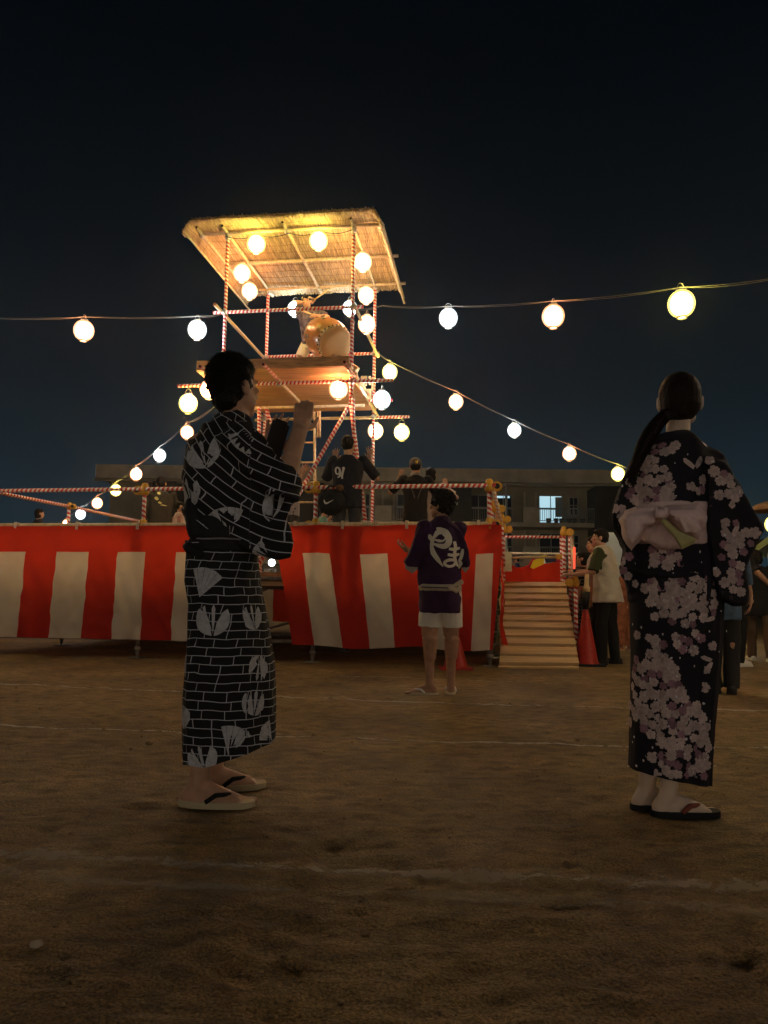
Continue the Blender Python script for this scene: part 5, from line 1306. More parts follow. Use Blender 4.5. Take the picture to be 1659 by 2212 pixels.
# robe
WSK = [(1180, 1352, 1546, 0, .135), (1240, 1356, 1556, 0, .15), (1299, 1362, 1556, 0, .155), (1410, 1363.6, 1552, 0, .15), (1534, 1363.6, 1540, 0, .14), (1600, 1363.6, 1534, 0, .135), (1686, 1363.6, 1528, 0, .13)]
def hem_w(q, t):
    x = (q.x - PW(1364, 1680).x) / (PW(1528, 1680).x - PW(1364, 1680).x); return t ** 8 * (.045 * (1 - min(1, max(0, x)) * 1.1))
skw = loft_cloth('robe_skirt', WSK, PW, M_navy, wom, hem_w, fold=.020, seed=11)
g = G()
g.sweep(rows([(1300, 1362, 1556, 0, .155), (1240, 1356, 1558, 0, .156), (1200, 1360, 1552, 0, .145), (1150, 1366, 1545, 0, .135), (1085, 1366, 1548, 0, .135), (1040, 1358, 1562, 0, .135), (1005, 1364, 1566, 0, .125), (980, 1378, 1548, 0, .11), (962, 1396, 1520, 0, .095), (946, 1413, 1492, .0, .078), (936, 1424, 1484, 0, .066)], PW), 36)
LS = [(1400, 985), (1368, 1000), (1351, 1031), (1336, 1066), (1318, 1120), (1321, 1142), (1337, 1166), (1348, 1186), (1344, 1240), (1358, 1278), (1396, 1270), (1400, 1180), (1396, 1080)]
RS = [(1530, 985), (1566, 999), (1590, 1041), (1612, 1085), (1646, 1135), (1645, 1146), (1625, 1190), (1607, 1227), (1615, 1278), (1612, 1304), (1590, 1306), (1556, 1292), (1545, 1230), (1530, 1150), (1526, 1060)]
for poly, d0, d1 in ((LS, -.06, .08), (RS, -.17, .07)): g.prism([PW(x, y, d0) for x, y in poly], [PW(x, y, d1) for x, y in poly])
upw = lump('robe_top', g, .007, M_navy, wom, sm=7, disp=folds(.016, (9, 7, 5), 31))
g = G(); g.tube([PW(1408, 965, -.03), PW(1424, 948, -.068), PW(1452, 943, -.085), PW(1484, 940, -.06), PW(1506, 962, -.02)], [.018, .021, .022, .020, .018], 12); lump('collar', g, .006, M_navy, wom, sm=2)
bsw, buw = bvh_of(skw), bvh_of(upw)
# fold over below the sash
g = G(); g.tube([PW(1362, 1225, -.10), PW(1400, 1238, -.158), (PW(1455, 1244, -.165)), PW(1510, 1240, -.15), PW(1550, 1232, -.09)], .010, 8); lump('tuck', g, .006, M_navy, wom, sm=2)
# obi and bow
M_obi = mat('dusty_pink_sash', (.84, .64, .62), .75, var=.08, vscale=60, bump=.15, bscale=500); M_obi2 = mat('yellow_green_sash', (.48, .45, .20), .75, var=.1, vscale=60)
g = G(); g.sweep(rows([(1180, 1362, 1547, 0, .150), (1165, 1363, 1548, 0, .152), (1105, 1364, 1551, 0, .150), (1091, 1366, 1550, 0, .145)], PW), 36); lump('sash', g, .007, M_obi, wom, sm=2)
def lobe(poly, d0, th, bulge=.03):
    n = len(poly); cx = sum(p[0] for p in poly) / n; cy = sum(p[1] for p in poly) / n
    g = G(); rings = []; 
    for f, dd in ((1.0, 0), (.97, -th), (.72, -th - bulge), (.35, -th - bulge * 1.2)): rings.append([PW(cx + (x - cx) * f, cy + (y - cy) * f, d0 + dd) for x, y in poly])
    V = [v for r_ in rings for v in r_]; F = []
    for i in range(3):
        for k in range(n): k2 = (k + 1) % n; F.append((i * n + k, i * n + k2, (i + 1) * n + k2, (i + 1) * n + k))
    F.append(tuple(range(n))[::-1]); F.append(tuple(3 * n + k for k in range(n))); g._add(V, F); return g
kn_ = PW(1430, 1106, -.2)
def pleat(sd, amp=.009):
    def f(c, n):
        dx, dz = c.x - kn_.x, c.z - kn_.z; r = math.hypot(dx, dz); a = math.atan2(dz, dx)
        return amp * min(1, r / .05) * (1 - 2.2 * abs(noise.noise(Vector((a * 3.2, sd, r * 5))))) - amp * .5 + .0012 * noise.noise(c * 60)
    return f
bl = [(1371, 1091), (1395, 1090), (1430, 1092), (1428, 1128), (1390, 1135), (1388, 1165), (1364, 1193), (1352, 1178), (1342, 1150), (1339, 1120), (1350, 1102)]
br_ = [(1430, 1092), (1470, 1090), (1512, 1088), (1522, 1100), (1526, 1118), (1520, 1150), (1506, 1166), (1480, 1160), (1462, 1138), (1444, 1118), (1430, 1108)]
lump('bow_loop', lobe(bl, -.17, .045, .07), .006, M_obi, wom, sm=2, disp=pleat(3.3))
lump('bow_loop', lobe(br_, -.175, .045, .075), .006, M_obi, wom, sm=2, disp=pleat(7.1))
lump('bow_fold', lobe([(1374, 1130), (1440, 1118), (1500, 1150), (1505, 1172), (1470, 1186), (1420, 1188), (1388, 1170)], -.150, .015, .02), .006, M_obi, wom, sm=3, disp=pleat(5.2, .007))
lump('bow_tail', lobe([(1427, 1117), (1440, 1122), (1470, 1148), (1507, 1165), (1496, 1177), (1473, 1188), (1455, 1160), (1428, 1130)], -.30, .010, .012), .005, M_obi2, wom, sm=2)
lump('bow_knot', lobe([(1415, 1098), (1440, 1094), (1446, 1112), (1432, 1124), (1414, 1122)], -.22, .06, .05), .005, M_obi, wom, sm=2, disp=folds(.005, (30, 10, 10), 2, .0005))
# blossoms
M_b1 = mat('pink_grey_blossom', (.62, .50, .47), .85, var=.15, vscale=70); M_b2 = mat('mauve_blossom', (.30, .17, .21), .85, var=.25, vscale=70); islands(M_b1, .72, 1.05); islands(M_b2, .7, 1.2); M_b3 = mat('white_petal', (.7, .68, .70), .8)
def flower(r, rot): 
    out = []
    for k in range(40):
        a = 2 * PI * k / 40; u = (a * 5 / (2 * PI)) % 1; rr = .70 + .34 * math.sin(PI * u) ** .7 - .16 * max(0, 1 - abs(u - .5) * 9); out.append((r * rr * math.cos(a + rot), r * rr * math.sin(a + rot)))
    return out
def butterfly(r, rot):
    c, s2 = math.cos(rot), math.sin(rot); L = []
    for sgn in (-1, 1):
        pts = [(0, -.1), (.25, .35), (.75, .95), (1.0, .95), (1.02, .5), (.7, .05), (.45, -.25), (.2, -.45)]
        L.append([((x * sgn * c - y * s2) * r, (x * sgn * s2 + y * c) * r) for x, y in pts])
    return L
g1, g2_, g3_, g4_, g5_ = G(), G(), G(), G(), G(); random.seed(41)
placed = []
def seed_fl(bv, x, y, r, kind):
    h, hn, i, d = at_pixel(bv, x, y, wo_)
    if h is None or h.y > .16: return
    gg = {1: g1, 2: g2_, 3: g3_}[kind]
    lift = .0016 + .00003 * len(placed)
    ro_ = rnd() * 6
    if kind == 1 and rnd() < .45: gg = g4_
    decal(gg, bv, h, hn, UPZ, [flower(r, ro_)] if kind < 3 else [circ(r, 7, sx_=.6)], off=lift + (.002 if kind == 3 else 0)); placed.append((x, y))
    if kind < 3:
        for k5 in range(5): a5 = ro_ + k5 * 1.2566; decal(g5_, bv, h + Vector((math.cos(a5), 0, math.sin(a5))) * r * .22, hn, UPZ, [circ(r * .07, 5)], off=lift + .0003)
def inpoly(x, y, P_):
    c = False; n = len(P_)
    for i in range(n):
        (a, b), (d, e) = P_[i], P_[i - 1]
        if (b > y) != (e > y) and x < (d - a) * (y - b) / (e - b) + a: c = not c
    return c
clusters = [(buw, [(1405, 962), (1470, 955), (1468, 975), (1440, 985), (1408, 975)], 6), (buw, [(1392, 985), (1415, 990), (1420, 1020), (1455, 1040), (1450, 1080), (1480, 1095), (1370, 1095), (1352, 1060), (1365, 1020)], 34),
            (buw, [(1515, 1010), (1560, 1015), (1590, 1050), (1600, 1075), (1560, 1090), (1525, 1080), (1510, 1050)], 15), (buw, [(1565, 1150), (1635, 1140), (1615, 1190), (1600, 1225), (1560, 1215), (1548, 1180)], 15),
            (buw, [(1545, 1225), (1600, 1230), (1612, 1295), (1570, 1295), (1548, 1270)], 10), (buw, [(1400, 1178), (1455, 1170), (1480, 1215), (1440, 1225), (1410, 1215)], 12), (buw, [(1330, 1080), (1348, 1070), (1345, 1150), (1325, 1140)], 5),
            (buw, [(1340, 1195), (1366, 1200), (1362, 1260), (1348, 1240)], 4),
            (bsw, [(1395, 1250), (1545, 1245), (1548, 1330), (1500, 1355), (1460, 1350), (1420, 1320), (1392, 1290)], 44), (bsw, [(1398, 1370), (1435, 1375), (1440, 1400), (1405, 1400)], 4), (bsw, [(1455, 1372), (1490, 1380), (1505, 1410), (1465, 1400)], 6),
            (bsw, [(1380, 1410), (1425, 1410), (1470, 1455), (1470, 1490), (1500, 1520), (1525, 1550), (1528, 1620), (1440, 1615), (1400, 1580), (1366, 1560), (1364, 1480)], 84), (bsw, [(1440, 1610), (1526, 1600), (1526, 1680), (1450, 1675), (1402, 1640)], 20)]
for bv, P_, n in clusters:
    xs = [p[0] for p in P_]; ys = [p[1] for p in P_]; k = 0; tr = 0
    while k < n and tr < 4000:
        tr += 1; x, y = ru(min(xs), max(xs)), ru(min(ys), max(ys))
        if not inpoly(x, y, P_): continue
        if any((x - a) ** 2 + (y - b) ** 2 < (13.2) ** 2 for a, b in placed): continue
        kd = 2 if rnd() < .22 else 1; seed_fl(bv, x, y, ru(.0165, .0235) if kd == 1 else ru(.015, .019), kd); k += 1
for x, y, b in ((1433, 1015, buw), (1440, 1030, buw), (1491, 1052, buw), (1533, 996, buw), (1500, 1368, bsw), (1512, 1378, bsw), (1450, 1446, bsw), (1520, 1484, bsw), (1503, 1062, buw), (1380, 1372, bsw), (1416, 1332, bsw), (1538, 1395, bsw)): seed_fl(b, x, y, ru(.016, .02), 1 if rnd() < .6 else 2)
for i in range(150):
    x, y = ru(1340, 1600), ru(985, 1680); b = buw if y < 1240 else bsw; seed_fl(b, x, y, ru(.0035, .006), 3)
for i in range(60):
    x, y = ru(1345, 1610), ru(985, 1675)
    if any((x - a) ** 2 + (y - b) ** 2 < 17 ** 2 for a, b in placed): continue
    seed_fl(buw if y < 1240 else bsw, x, y, ru(.013, .020), 1 if rnd() < .6 else 2)
for (x, y, b, r, rot) in ((1500, 1005, buw, .035, .1), (1578, 1152, buw, .038, 0), (1540, 1330, bsw, .03, 1.2), (1532, 1430, bsw, .03, 1.9), (1395, 1105, buw, .03, 0)):
    h, hn, i, d = at_pixel(b, x, y, wo_)
    if h is not None: decal(g1, b, h, hn, UPZ, butterfly(r, rot), off=.004)
for i in range(120):
    a = ru(.1, PI - .1); q = Vector((math.cos(a) * .28, .35, ru(.14, 1.25))) + Vector((PW(1455, 1400).x, 0, 0)); b = bsw if q.z < .8 else buw; h, hn, i_, d = b.find_nearest(q)
    decal([g1, g1, g2_][i % 3], b, h, hn, UPZ, [flower(.02, rnd() * 6)], off=.0018 + .0004 * (i % 5))
for q_, n_, m_ in ((g1, 'blossom_print', M_b1), (g2_, 'mauve_blossom_print', M_b2), (g3_, 'petal_print', M_b3), (g4_, 'blossom_print', mat('dim_pink_blossom', (.50, .40, .385), .85, var=.25, vscale=70)), (g5_, 'stamen_print', M_b2)): o = q_.build(n_, m_, wom, uv=False); o['kind'] = 'stuff'
# ---------------------------------------------------------------- people on the stage and round the ramp
random.seed(5)
def place(x, ytop, H, z0): p = gr(x, ytop, z0 + H); return Vector((p.x, p.y, z0))
def LOC(p, base, rz, s): return (Matrix.Rotation(-rz, 3, 'Z') @ (Vector(p) - base)) / s
def pj(poly): return None
M_purple = mat('purple_happi_cotton', (.034, .010, .044), .8, var=.3, vscale=6, bump=.1, bscale=200)
M_navy2 = mat('black_navy_jersey', (.012, .013, .019), .75, var=.2, vscale=20); M_blk = mat('black_tee', (.010, .010, .010), .8); M_jean = mat('grey_jeans', (.055, .058, .06), .85, var=.4, vscale=12)
M_blackt = mat('black_trousers', (.008, .009, .009), .8); M_beige = mat('beige_vest', (.50, .46, .38), .8, var=.08, vscale=8); M_wshort = mat('white_shorts_cotton', (.70, .66, .56), .8, var=.06, vscale=8)
M_wshoe = mat('white_shoe', (.7, .68, .62), .6); M_dshoe = mat('dark_shoe', (.02, .018, .016), .6); M_olive = mat('olive_tshirt', (.035, .045, .015), .8)
# man in purple
fp = gr(950, 1502); DP = fp.y + .03; base = Vector((px(953, 1500, DP).x, DP, 0)); H = px(955, 1063, DP).z; s = H / 1.72; rz = .22
wL = LOC(px(886, 1190, DP + .22), base, rz, s); 
pt_, K = person('man in purple festival coat with white brush lettering, white shorts and sandals, clapping', base, rz, H, yaw=-.75, pitch=.05, skin=M_skin2,
    arms={'L': (wL, (-.6, .75, .32), (.3, .4, 1), (-.1, -.4, -1), .5), 'R': (Vector((.06, .32, 1.10)), (-.7, .4, .1), (-.2, .1, .9), (.1, -.5, -1), .4)},
    shirt=None, sleeve=0, hem=.70, pants='shorts', pantsm=M_wshort, shoes='sandal', hair='curly', hairm=M_hair, vox=.006, build=.90, stance=.112, step=(.0, .05), footyaw=(-1.15, .25), legk=1.34, shortlen=.88)
V3 = lambda x, y, z: Vector((x, y, z)) * s
pt_.rotation_euler = (0, 0, rz); RzI = Matrix.Rotation(-rz, 3, 'Z')
def PP(x, y, dy=0.0): return RzI @ (px(x, y, DP + dy) - base)
g = G()
V = []
rws = [(1323, 906, 994.6, .15), (1295, 905, 995, .15), (1270, 906, 993, .145), (1252, 901, 996, .15), (1225, 902, 996, .15), (1195, 900, 998, .145), (1165, 902, 1000, .135), (1148, 908, 996, .12), (1134, 922, 984, .10), (1124, 934, 972, .085), (1116, 940, 966, .07)]
g.sweep([((PP(a, y) + PP(b, y)) / 2, (PP(b, y) - PP(a, y)).length / 2, d, -rz) for y, a, b, d in rws], 36)
for poly in ([(930, 1128), (906, 1141), (895, 1164), (883, 1193), (873, 1214), (880, 1222), (903, 1226), (915, 1190), (930, 1160)], [(966, 1125), (994, 1146), (1005, 1168), (1013, 1194), (1015, 1215), (1012, 1226), (994, 1225), (988, 1190), (970, 1160)]):
    g.prism([PP(x, y, -.10) for x, y in poly], [PP(x, y, .12) for x, y in poly])
for sd in ('L', 'R'): g.cap(K['A'][sd][0] + Vector((0, 0, .0)), K['A'][sd][1], .068, .070, 14)
coat = lump('coat', g, .0065, M_purple, pt_, sm=6, disp=folds(.010, (6, 6, 7), 8)); K['shirt'] = coat
for poly in ([(874, 1213), (903, 1224), (902, 1230), (891, 1240), (875, 1228)], [(1013, 1212), (995, 1222), (997, 1229), (1005, 1238), (1013, 1228)]):
    lump('sleeve_lining', G().prism([PP(x, y, -.07) for x, y in poly], [PP(x, y, .09) for x, y in poly]), .006, mat('grey_check_lining', (.42, .40, .36), .8, var=.2, vscale=90), pt_, sm=3)
q = G(); q.sweep([((PP(a, y) + PP(b, y)) / 2, (PP(b, y) - PP(a, y)).length / 2, d, -rz) for y, a, b, d in ((1277, 906, 995, .158), (1270, 903, 997, .166), (1262, 904, 996, .160))], 30); lump('belt', q, .006, M_white, pt_, sm=2, disp=folds(.004, (6, 6, 40), 3))
G().tube([PP(910, 1268, -.13), PP(935, 1269, -.168), PP(965, 1270, -.168), PP(990, 1267, -.13)], .004, 5).build('belt_stripe', M_purple, pt_)
q = G(); q.cap(PP(972, 1270, -.165), PP(995, 1258, -.14), .012, .026, 8); q.cap(PP(972, 1270, -.165), PP(985, 1277, -.16), .012, .018, 8); q.ball(PP(972, 1270, -.168), .024, 8); lump('belt_knot', q, .005, M_white, pt_, sm=2)
bv = bvh_of(K['shirt']); bnk = Vector((math.sin(-rz) * 0, -1, 0)).normalized()
cen = (Matrix.Rotation(-rz, 3, 'Z') @ (px(958, 1182, DP - .15) - base)); nloc = (Matrix.Rotation(-rz, 3, 'Z') @ Vector((0, -1, 0)))
g = G(); sc2_ = .2357 / FPX * DP       # one crop pixel in metres
def B(pts): return [((x - 690) * sc2_, -(y - 709) * sc2_, w_ * sc2_) for x, y, w_ in pts]
for st_ in ([(566, 592, 10), (572, 620, 20), (590, 650, 18), (585, 700, 16), (600, 760, 24), (640, 820, 20), (688, 884, 2)], [(628, 535, 6), (660, 545, 20), (705, 575, 34), (738, 620, 30), (735, 670, 28), (700, 700, 24), (650, 695, 18), (600, 680, 8)],
            [(590, 640, 8), (620, 600, 18), (640, 575, 24), (672, 570, 20)], [(608, 640, 6), (650, 652, 14), (690, 650, 8), (712, 620, 5)], [(625, 770, 5), (650, 815, 8), (680, 870, 2)],
            [(790, 655, 14), (800, 700, 15), (792, 770, 14), (800, 830, 16), (828, 878, 8)], [(740, 722, 12), (790, 725, 15), (842, 710, 10)], [(728, 775, 12), (785, 780, 15), (838, 765, 10)],
            [(795, 822, 12), (745, 822, 14), (705, 840, 13), (702, 862, 13), (740, 880, 12), (785, 868, 12), (800, 840, 12)],
            [(868, 720, 10), (862, 760, 16), (852, 800, 14), (838, 830, 12), (850, 850, 16), (835, 895, 6)]):
    stroke(g, bv, cen, nloc, UPZ, B(st_), off=.004)
g.build('lettering', mat('cream_print', (.74, .69, .56), .8), pt_, uv=False)
for i in range(3):
    P = K['P']; g = G(); g.ball(P(*((.03, -.115, .03), (.075, -.085, .0), (.045, -.11, .05))[i]), .010 * (1.4 - .3 * i), 7); g.tube([P(.02 + .02 * i, -.12, .035), P(.055 + .02 * i, -.105, .015)], .005, 5); g.build('hair_clip', mat('silver_clip', (.7, .7, .65), .35, .5), pt_)
g = tuft(K['P'], K['R'], 1300, pt_, M_hair, 9, L=.022, r=.0014, spanz=(-.5, 1), out=.06, rad=(.098, .108, .098), cen=(0, -.02, .04)); o = g.build('hair_strands', M_hair, pt_); o['kind'] = 'stuff'
# the man with 91 on his back
base = place(752, 941, 1.72, ZD); D = base.y; rz = -.06
pt_, K = person('man in dark jersey numbered 91 with both hands raised on the stage', base, rz, 1.72, yaw=.25, pitch=-.05, build=1.08,
    arms={'L': (LOC(px(722, 996, D + .22), base, rz, 1), (.12, .1, 1), (0, 1, 0), (-.4, -.1, -1), .15), 'R': (LOC(px(800, 993, D + .12), base, rz, 1), (-.08, .05, 1), (0, 1, 0), (.4, -.1, -1), .12)},
    shirt=M_navy2, sleeve=.98, hem=.80, pants='long', pantsm=M_jean, shoes=M_dshoe, hair='crop', vox=.0075)
bv = bvh_of(K['shirt']); nl = Matrix.Rotation(-rz, 3, 'Z') @ Vector((0, -1, 0)); cen = Matrix.Rotation(-rz, 3, 'Z') @ (px(734, 1021, D - .15) - base); k_ = D / FPX * .7144 / 1.8228 * 1.0 / 1.0
k_ = D / FPX * (1 / 2.552 / 1.8228); g = G()
def B2(pts): return [((x - 602) * k_, -(y - 545) * k_, w_ * k_ * .75) for x, y, w_ in pts]
for st_ in ([(590, 490, 10), (566, 488, 11), (556, 515, 12), (566, 548, 12), (590, 552, 11), (600, 520, 13), (592, 490, 12), (606, 540, 14), (600, 572, 12), (578, 590, 5)], [(622, 498, 5), (640, 492, 15), (632, 530, 15), (622, 575, 15), (628, 602, 10)], [(612, 562, 5), (636, 566, 9)]): stroke(g, bv, cen, nl, UPZ, B2(st_), off=.004)
g.build('number_print', mat('white_print', (.7, .68, .62), .8), pt_, uv=False)
bp0 = px(716, 1085, D - .17)
bag = thing('shoulder_bag', 'black shoulder bag with white curved mark hanging at the back of the 91 jersey man', 'bag', bp0)
q = G(); q.ball((0, 0, 0), (.17, .075, .165), 18); q.ball((0, 0, .05), (.15, .07, .12), 16); lump('bag_body', q, .008, M_blk, bag, sm=3, disp=folds(.008, (9, 9, 9), 2))
G().tube([(-.10, -.03, .12), (-.03, -.01, .20), (.10, -.01, .20), (.16, 0, .12)], .012, 8).build('strap', M_blk, bag)
q = G(); L_2, R_2 = ribbon_poly([(-.085, .02, .004), (-.075, -.012, .010), (-.05, -.022, .009), (.03, .022, .001)]); V = [Vector((v.x, -.082 - .0, v.y)) for a, b in zip(L_2, R_2) for v in (a, b)]
q._add(V, [(2 * i, 2 * i + 1, 2 * i + 3, 2 * i + 2) for i in range(len(L_2) - 1)]); q.build('curved_mark', mat('white_print'), bag, uv=False)
G().ball((.10, -.05, .17), (.05, .035, .045), 8).build('plush_charm', mat('brown_plush', (.12, .06, .03), .9), bag)
# man in the grey cap
base = place(898, 990, 1.70, ZD); D = base.y; rz = .05
pt_, K = person('man in grey baseball cap and black top raising his hands on the stage', base, rz, 1.70, yaw=.12, pitch=-.05, build=1.02,
    arms={'L': (LOC(px(862, 1034, D + .2), base, rz, .99), (.35, .1, 1), (.3, 1, 0), (-.7, -.1, -1), .15), 'R': (LOC(px(929, 1050, D + .25), base, rz, .99), (-.25, .2, 1), (0, 1, 0), (.7, -.1, -1), .2)},
    shirt=M_blk, sleeve=.9, hem=.60, pants='long', pantsm=M_blackt, shoes=M_dshoe, hair='crop', collar=mat('grey_collar_trim', (.25, .24, .22), .8))
P = K['P']; q = G(); q.ball(P(0, -.015, .042), Vector((.093, .108, .088)), 18, K['R']); me = lump('cap', q, .006, mat('grey_cap_wool', (.13, .12, .105), .85), pt_, sm=1)
q = G(); q.prism([P(x, y, .030) for x, y in ((-.07, .07), (-.075, .12), (-.04, .165), (.04, .165), (.075, .12), (.07, .07))], [P(x, y, .040) for x, y in ((-.07, .07), (-.075, .12), (-.04, .165), (.04, .165), (.075, .12), (.07, .07))]); q.build('cap_peak', mat('grey_cap_wool'), pt_)
q = G(); q.ball(P(.018, -.123, .030), .018, 8); q.ball(P(.030, -.116, .052), .012, 8); q.ball(P(.004, -.122, .044), .011, 8); lump('cap_emblem', q, .004, mat('yellow_badge', (.75, .50, .04), .5), pt_, sm=1)
for k in (-1, 1): G().tube([Vector((.02 * k, -.14, 1.10)), Vector((.055 * k, -.145, 1.20)), Vector((.075 * k, -.145, 1.24))], .004, 5).build('drawstring', mat('grey_collar_trim'), pt_)
# woman behind the cap man
base = place(931, 1010, 1.60, ZD); base = place(931, 1010, 1.60, ZD)
person('woman with tied dark hair and pale top, half hidden behind the man in the cap', base, -.15, 1.60, yaw=.2, arms={'L': (Vector((-.08, .22, 1.5)), (.1, .1, 1), (0, 1, 0), (-1, 0, -.6), .2), 'R': (Vector((.22, .2, 1.42)), (-.1, .1, 1), (0, 1, 0), (1, 0, -.8), .2)},
    shirt=mat('pale_top', (.5, .42, .38), .8), sleeve=.8, hem=.84, pantsm=M_jean, hair='bob', vox=.0085, shoes=M_wshoe)
# left: dark jacket, child, girl
base = place(350, 1030, 1.70, ZD); D = base.y
pt_, K = person('adult in dark jacket with yellow print and grey towel collar at the left stage post', base, .5, 1.70, yaw=.3, pitch=-.25, shirt=mat('dark_olive_jacket', (.022, .020, .014), .75, var=.5, vscale=5), sleeve=1.8, hem=.75, pantsm=M_blackt, vox=.0085, shoes=M_dshoe, build=1.15,
    collar=mat('grey_towel', (.42, .45, .46), .9), arms={'R': (Vector((.28, .25, 1.05)), (0, 1, 0), (0, 0, 1), (.5, -1, -.5), .3)})
bv = bvh_of(K['shirt']); g = G(); nl = Matrix.Rotation(-.5, 3, 'Z') @ Vector((0, -1, 0))
for (x, y, w_, h_) in ((342, 1065, .030, .022), (338, 1077, .032, .026), (345, 1086, .030, .018), (352, 1091, .05, .010)):
    c0 = Matrix.Rotation(-.5, 3, 'Z') @ (px(x, y, D - .15) - base); stroke(g, bv, c0, nl, UPZ, [(-w_, 0, h_ * .3), (-w_ * .3, h_ * .4, h_), (w_ * .3, -.2 * h_, h_ * .9), (w_, 0, h_ * .3)], off=.004)
g.build('chest_print', mat('cream_yellow_print', (.55, .50, .22), .8), pt_, uv=False)
person('child with short dark hair in white vest beside the dark jacket', place(387, 1084, 1.15, ZD), -1.3, 1.15, yaw=-.1, pitch=-.3, shirt=M_white, sleeve=.1, hem=.8, pants='shorts', pantsm=M_jean, vox=.008, shoes=M_wshoe, face=True)
person('girl with shoulder length brown hair at the far left of the stage', place(84, 1099, 1.25, ZD - .1) + Vector((0, 0, 0)), -.9, 1.25, yaw=.0, shirt=M_navy2, hair='bob', hairm=M_hair2, pantsm=M_jean, vox=.008, shoes=M_wshoe)
# clapping person behind the ladder and small child in front of the rail post
base = place(628, 985, 1.66, ZD)
pt_, K = person('person in grey top clapping behind the ladder, hidden by the raised forearm', base, -1.1, 1.66, yaw=0, arms={'L': (LOC(px(652, 1024, base.y - .1), base, -1.1, .965), (.1, .5, .8), (1, .2, 0), (-1, 0, -1), .2), 'R': (LOC(px(648, 1026, base.y - .2), base, -1.1, .965), (-.1, .5, .8), (-1, .2, 0), (1, 0, -1), .2)}, shirt=mat('grey_top', (.35, .36, .38), .8), sleeve=1.2, pantsm=M_jean, vox=.008, shoes=M_dshoe, face=True)
person('small child with face turned right beside the yellow middle rail clamp', place(697, 1094, 1.10, ZD), -1.3, 1.10, pitch=-.35, shirt=mat('teal_tshirt', (.10, .25, .24), .8), sleeve=.6, pants='shorts', pantsm=M_jean, vox=.008, shoes=M_wshoe, face=True,
       arms={'L': (Vector((-.2, .3, 1.62)), (0, .2, 1), (0, 1, 0), (-1, 0, -1), .1)})
person('dark haired child low behind the rail left of the ladder foot', place(634, 1106, 1.05, ZD), -.6, 1.05, shirt=M_navy2, sleeve=.6, pantsm=M_jean, pants='shorts', vox=.009, shoes=M_wshoe)
# drummer
zt = px(678, 642, 13.0).z; base = Vector((px(672, 760, 13.0).x, 13.0, zdk + .025)); Hd = 1.70; rz = PI - .35
pd, K = person('drummer in purple and white print top and white shorts leaning behind the barrel drum', base, rz, Hd, yaw=-.2, pitch=-.25, lean=.14, build=1.0, skin=M_skin, face=True,
    arms={'R': (LOC(px(668, 655, 12.9), base, rz, .99), (-.9, 0, .5), (0, 1, 0), (.8, -.2, .8), .9), 'L': (Vector((-.25, .42, 1.25)), (-.2, 1, -.2), (0, 0, -1), (-1, 0, -.4), .9)},
    shirt=mat('purple_print_top', (.03, .012, .055), .75, var=.6, vscale=12, var2=(.20, .17, .24)), sleeve=.7, hem=.88, pants='shorts', pantsm=M_wshort, shoes=M_wshoe, vox=.0075, stance=.34, kneeL=(.08, .08))
P = K['P']; G().lathe([(.090, .055), (.094, .07), (.092, .085), (.086, .09)], P(0, 0, 0) - P(0, 0, .075) + P(0, -.01, .055) , K['R'] @ Vector((0, -.15, 1)), 20).build('headband', M_white, pd)
for sd, dirv in (('R', Vector((-.75, .1, .35))), ('L', Vector((.2, 1, -.1)))):
    W0 = K['A'][sd][2]; dl = dirv.normalized(); stp = base + Matrix.Rotation(rz, 3, 'Z') @ (W0 + dl * .07)
    st_ = thing('drumstick', 'thick wooden drumstick raised over the drummer\'s head' if sd == 'R' else 'thick wooden drumstick held down behind the drum', 'drumstick', stp, rz); G().cap(dl * -.06, dl * .34, .014, .014, 10).build('stick', M_wood2, st_)
# ---------------------------------------------------------------- right side
fv = gr(1318, 1436); D = fv.y + .05; base = Vector((fv.x + .0, D, 0)); H = px(1305, 1142, D).z; s = H / 1.72; rz = 1.0
pv, K = person('man in beige vest over green shirt and black trousers leaning on the ramp rail', base, rz, H, yaw=-.35, pitch=.02, lean=.05, face=True, build=1.08, vox=.007, hx=0,
    arms={'L': (LOC(px(1238, 1241, D - .08), base, rz, s), (-.2, 1, .1), (.2, 0, -1), (-.5, -.6, -1), .6), 'R': (LOC(px(1240, 1235, D + .3), base, rz, s), (.1, 1, .1), (0, 0, -1), (.5, -.6, -1), .6)},
    shirt=M_olive, sleeve=.95, hem=.86, pants='long', pantsm=M_blackt, shoes=M_dshoe, hair='short', stance=.12, step=(.05, -.05))
V3 = lambda x, y, z: Vector((x, y, z)) * s
q = G(); lz = K['lz']; q.sweep([(V3(0, -.01, .78), .235 * s, .18 * s), (V3(0, 0, .92), .215 * s, .168 * s), (V3(0, lz(1.1), 1.10), .195 * s, .146 * s), (V3(0, lz(1.27), 1.27), .198 * s, .150 * s), (V3(0, lz(1.38), 1.39), .185 * s, .13 * s), (V3(0, lz(1.45), 1.46), .105 * s, .10 * s), (V3(0, lz(1.5), 1.50), .082 * s, .085 * s)], 30)
vest = lump('vest', q, .007, M_beige, pv, sm=3, disp=folds(.012, (7, 7, 6), 14)); 
bv = bvh_of(vest); nl = Matrix.Rotation(-rz, 3, 'Z') @ Vector((0, -1, 0)); kk = D / FPX; g = G()
for r_ in range(3):
    for c_ in range(7):
        x = 1300 + c_ * 6 + (r_ > 0) * 3; y = 1211 + r_ * 9
        if r_ == 0 and c_ > 4: continue
        cc0 = Matrix.Rotation(-rz, 3, 'Z') @ (px(x + 8, y, D - .2) - base)
        for st_ in ([(-.008, .008, .0014), (.008, .009, .0014)], [(0, .012, .0014), (0, -.012, .0014)], [(-.009, -.003, .0014), (.009, -.005, .0014)]): stroke(g, bv, cc0, nl, UPZ, [(a * kk * 190, b * kk * 190, w_ * 2) for a, b, w_ in st_], off=.003)
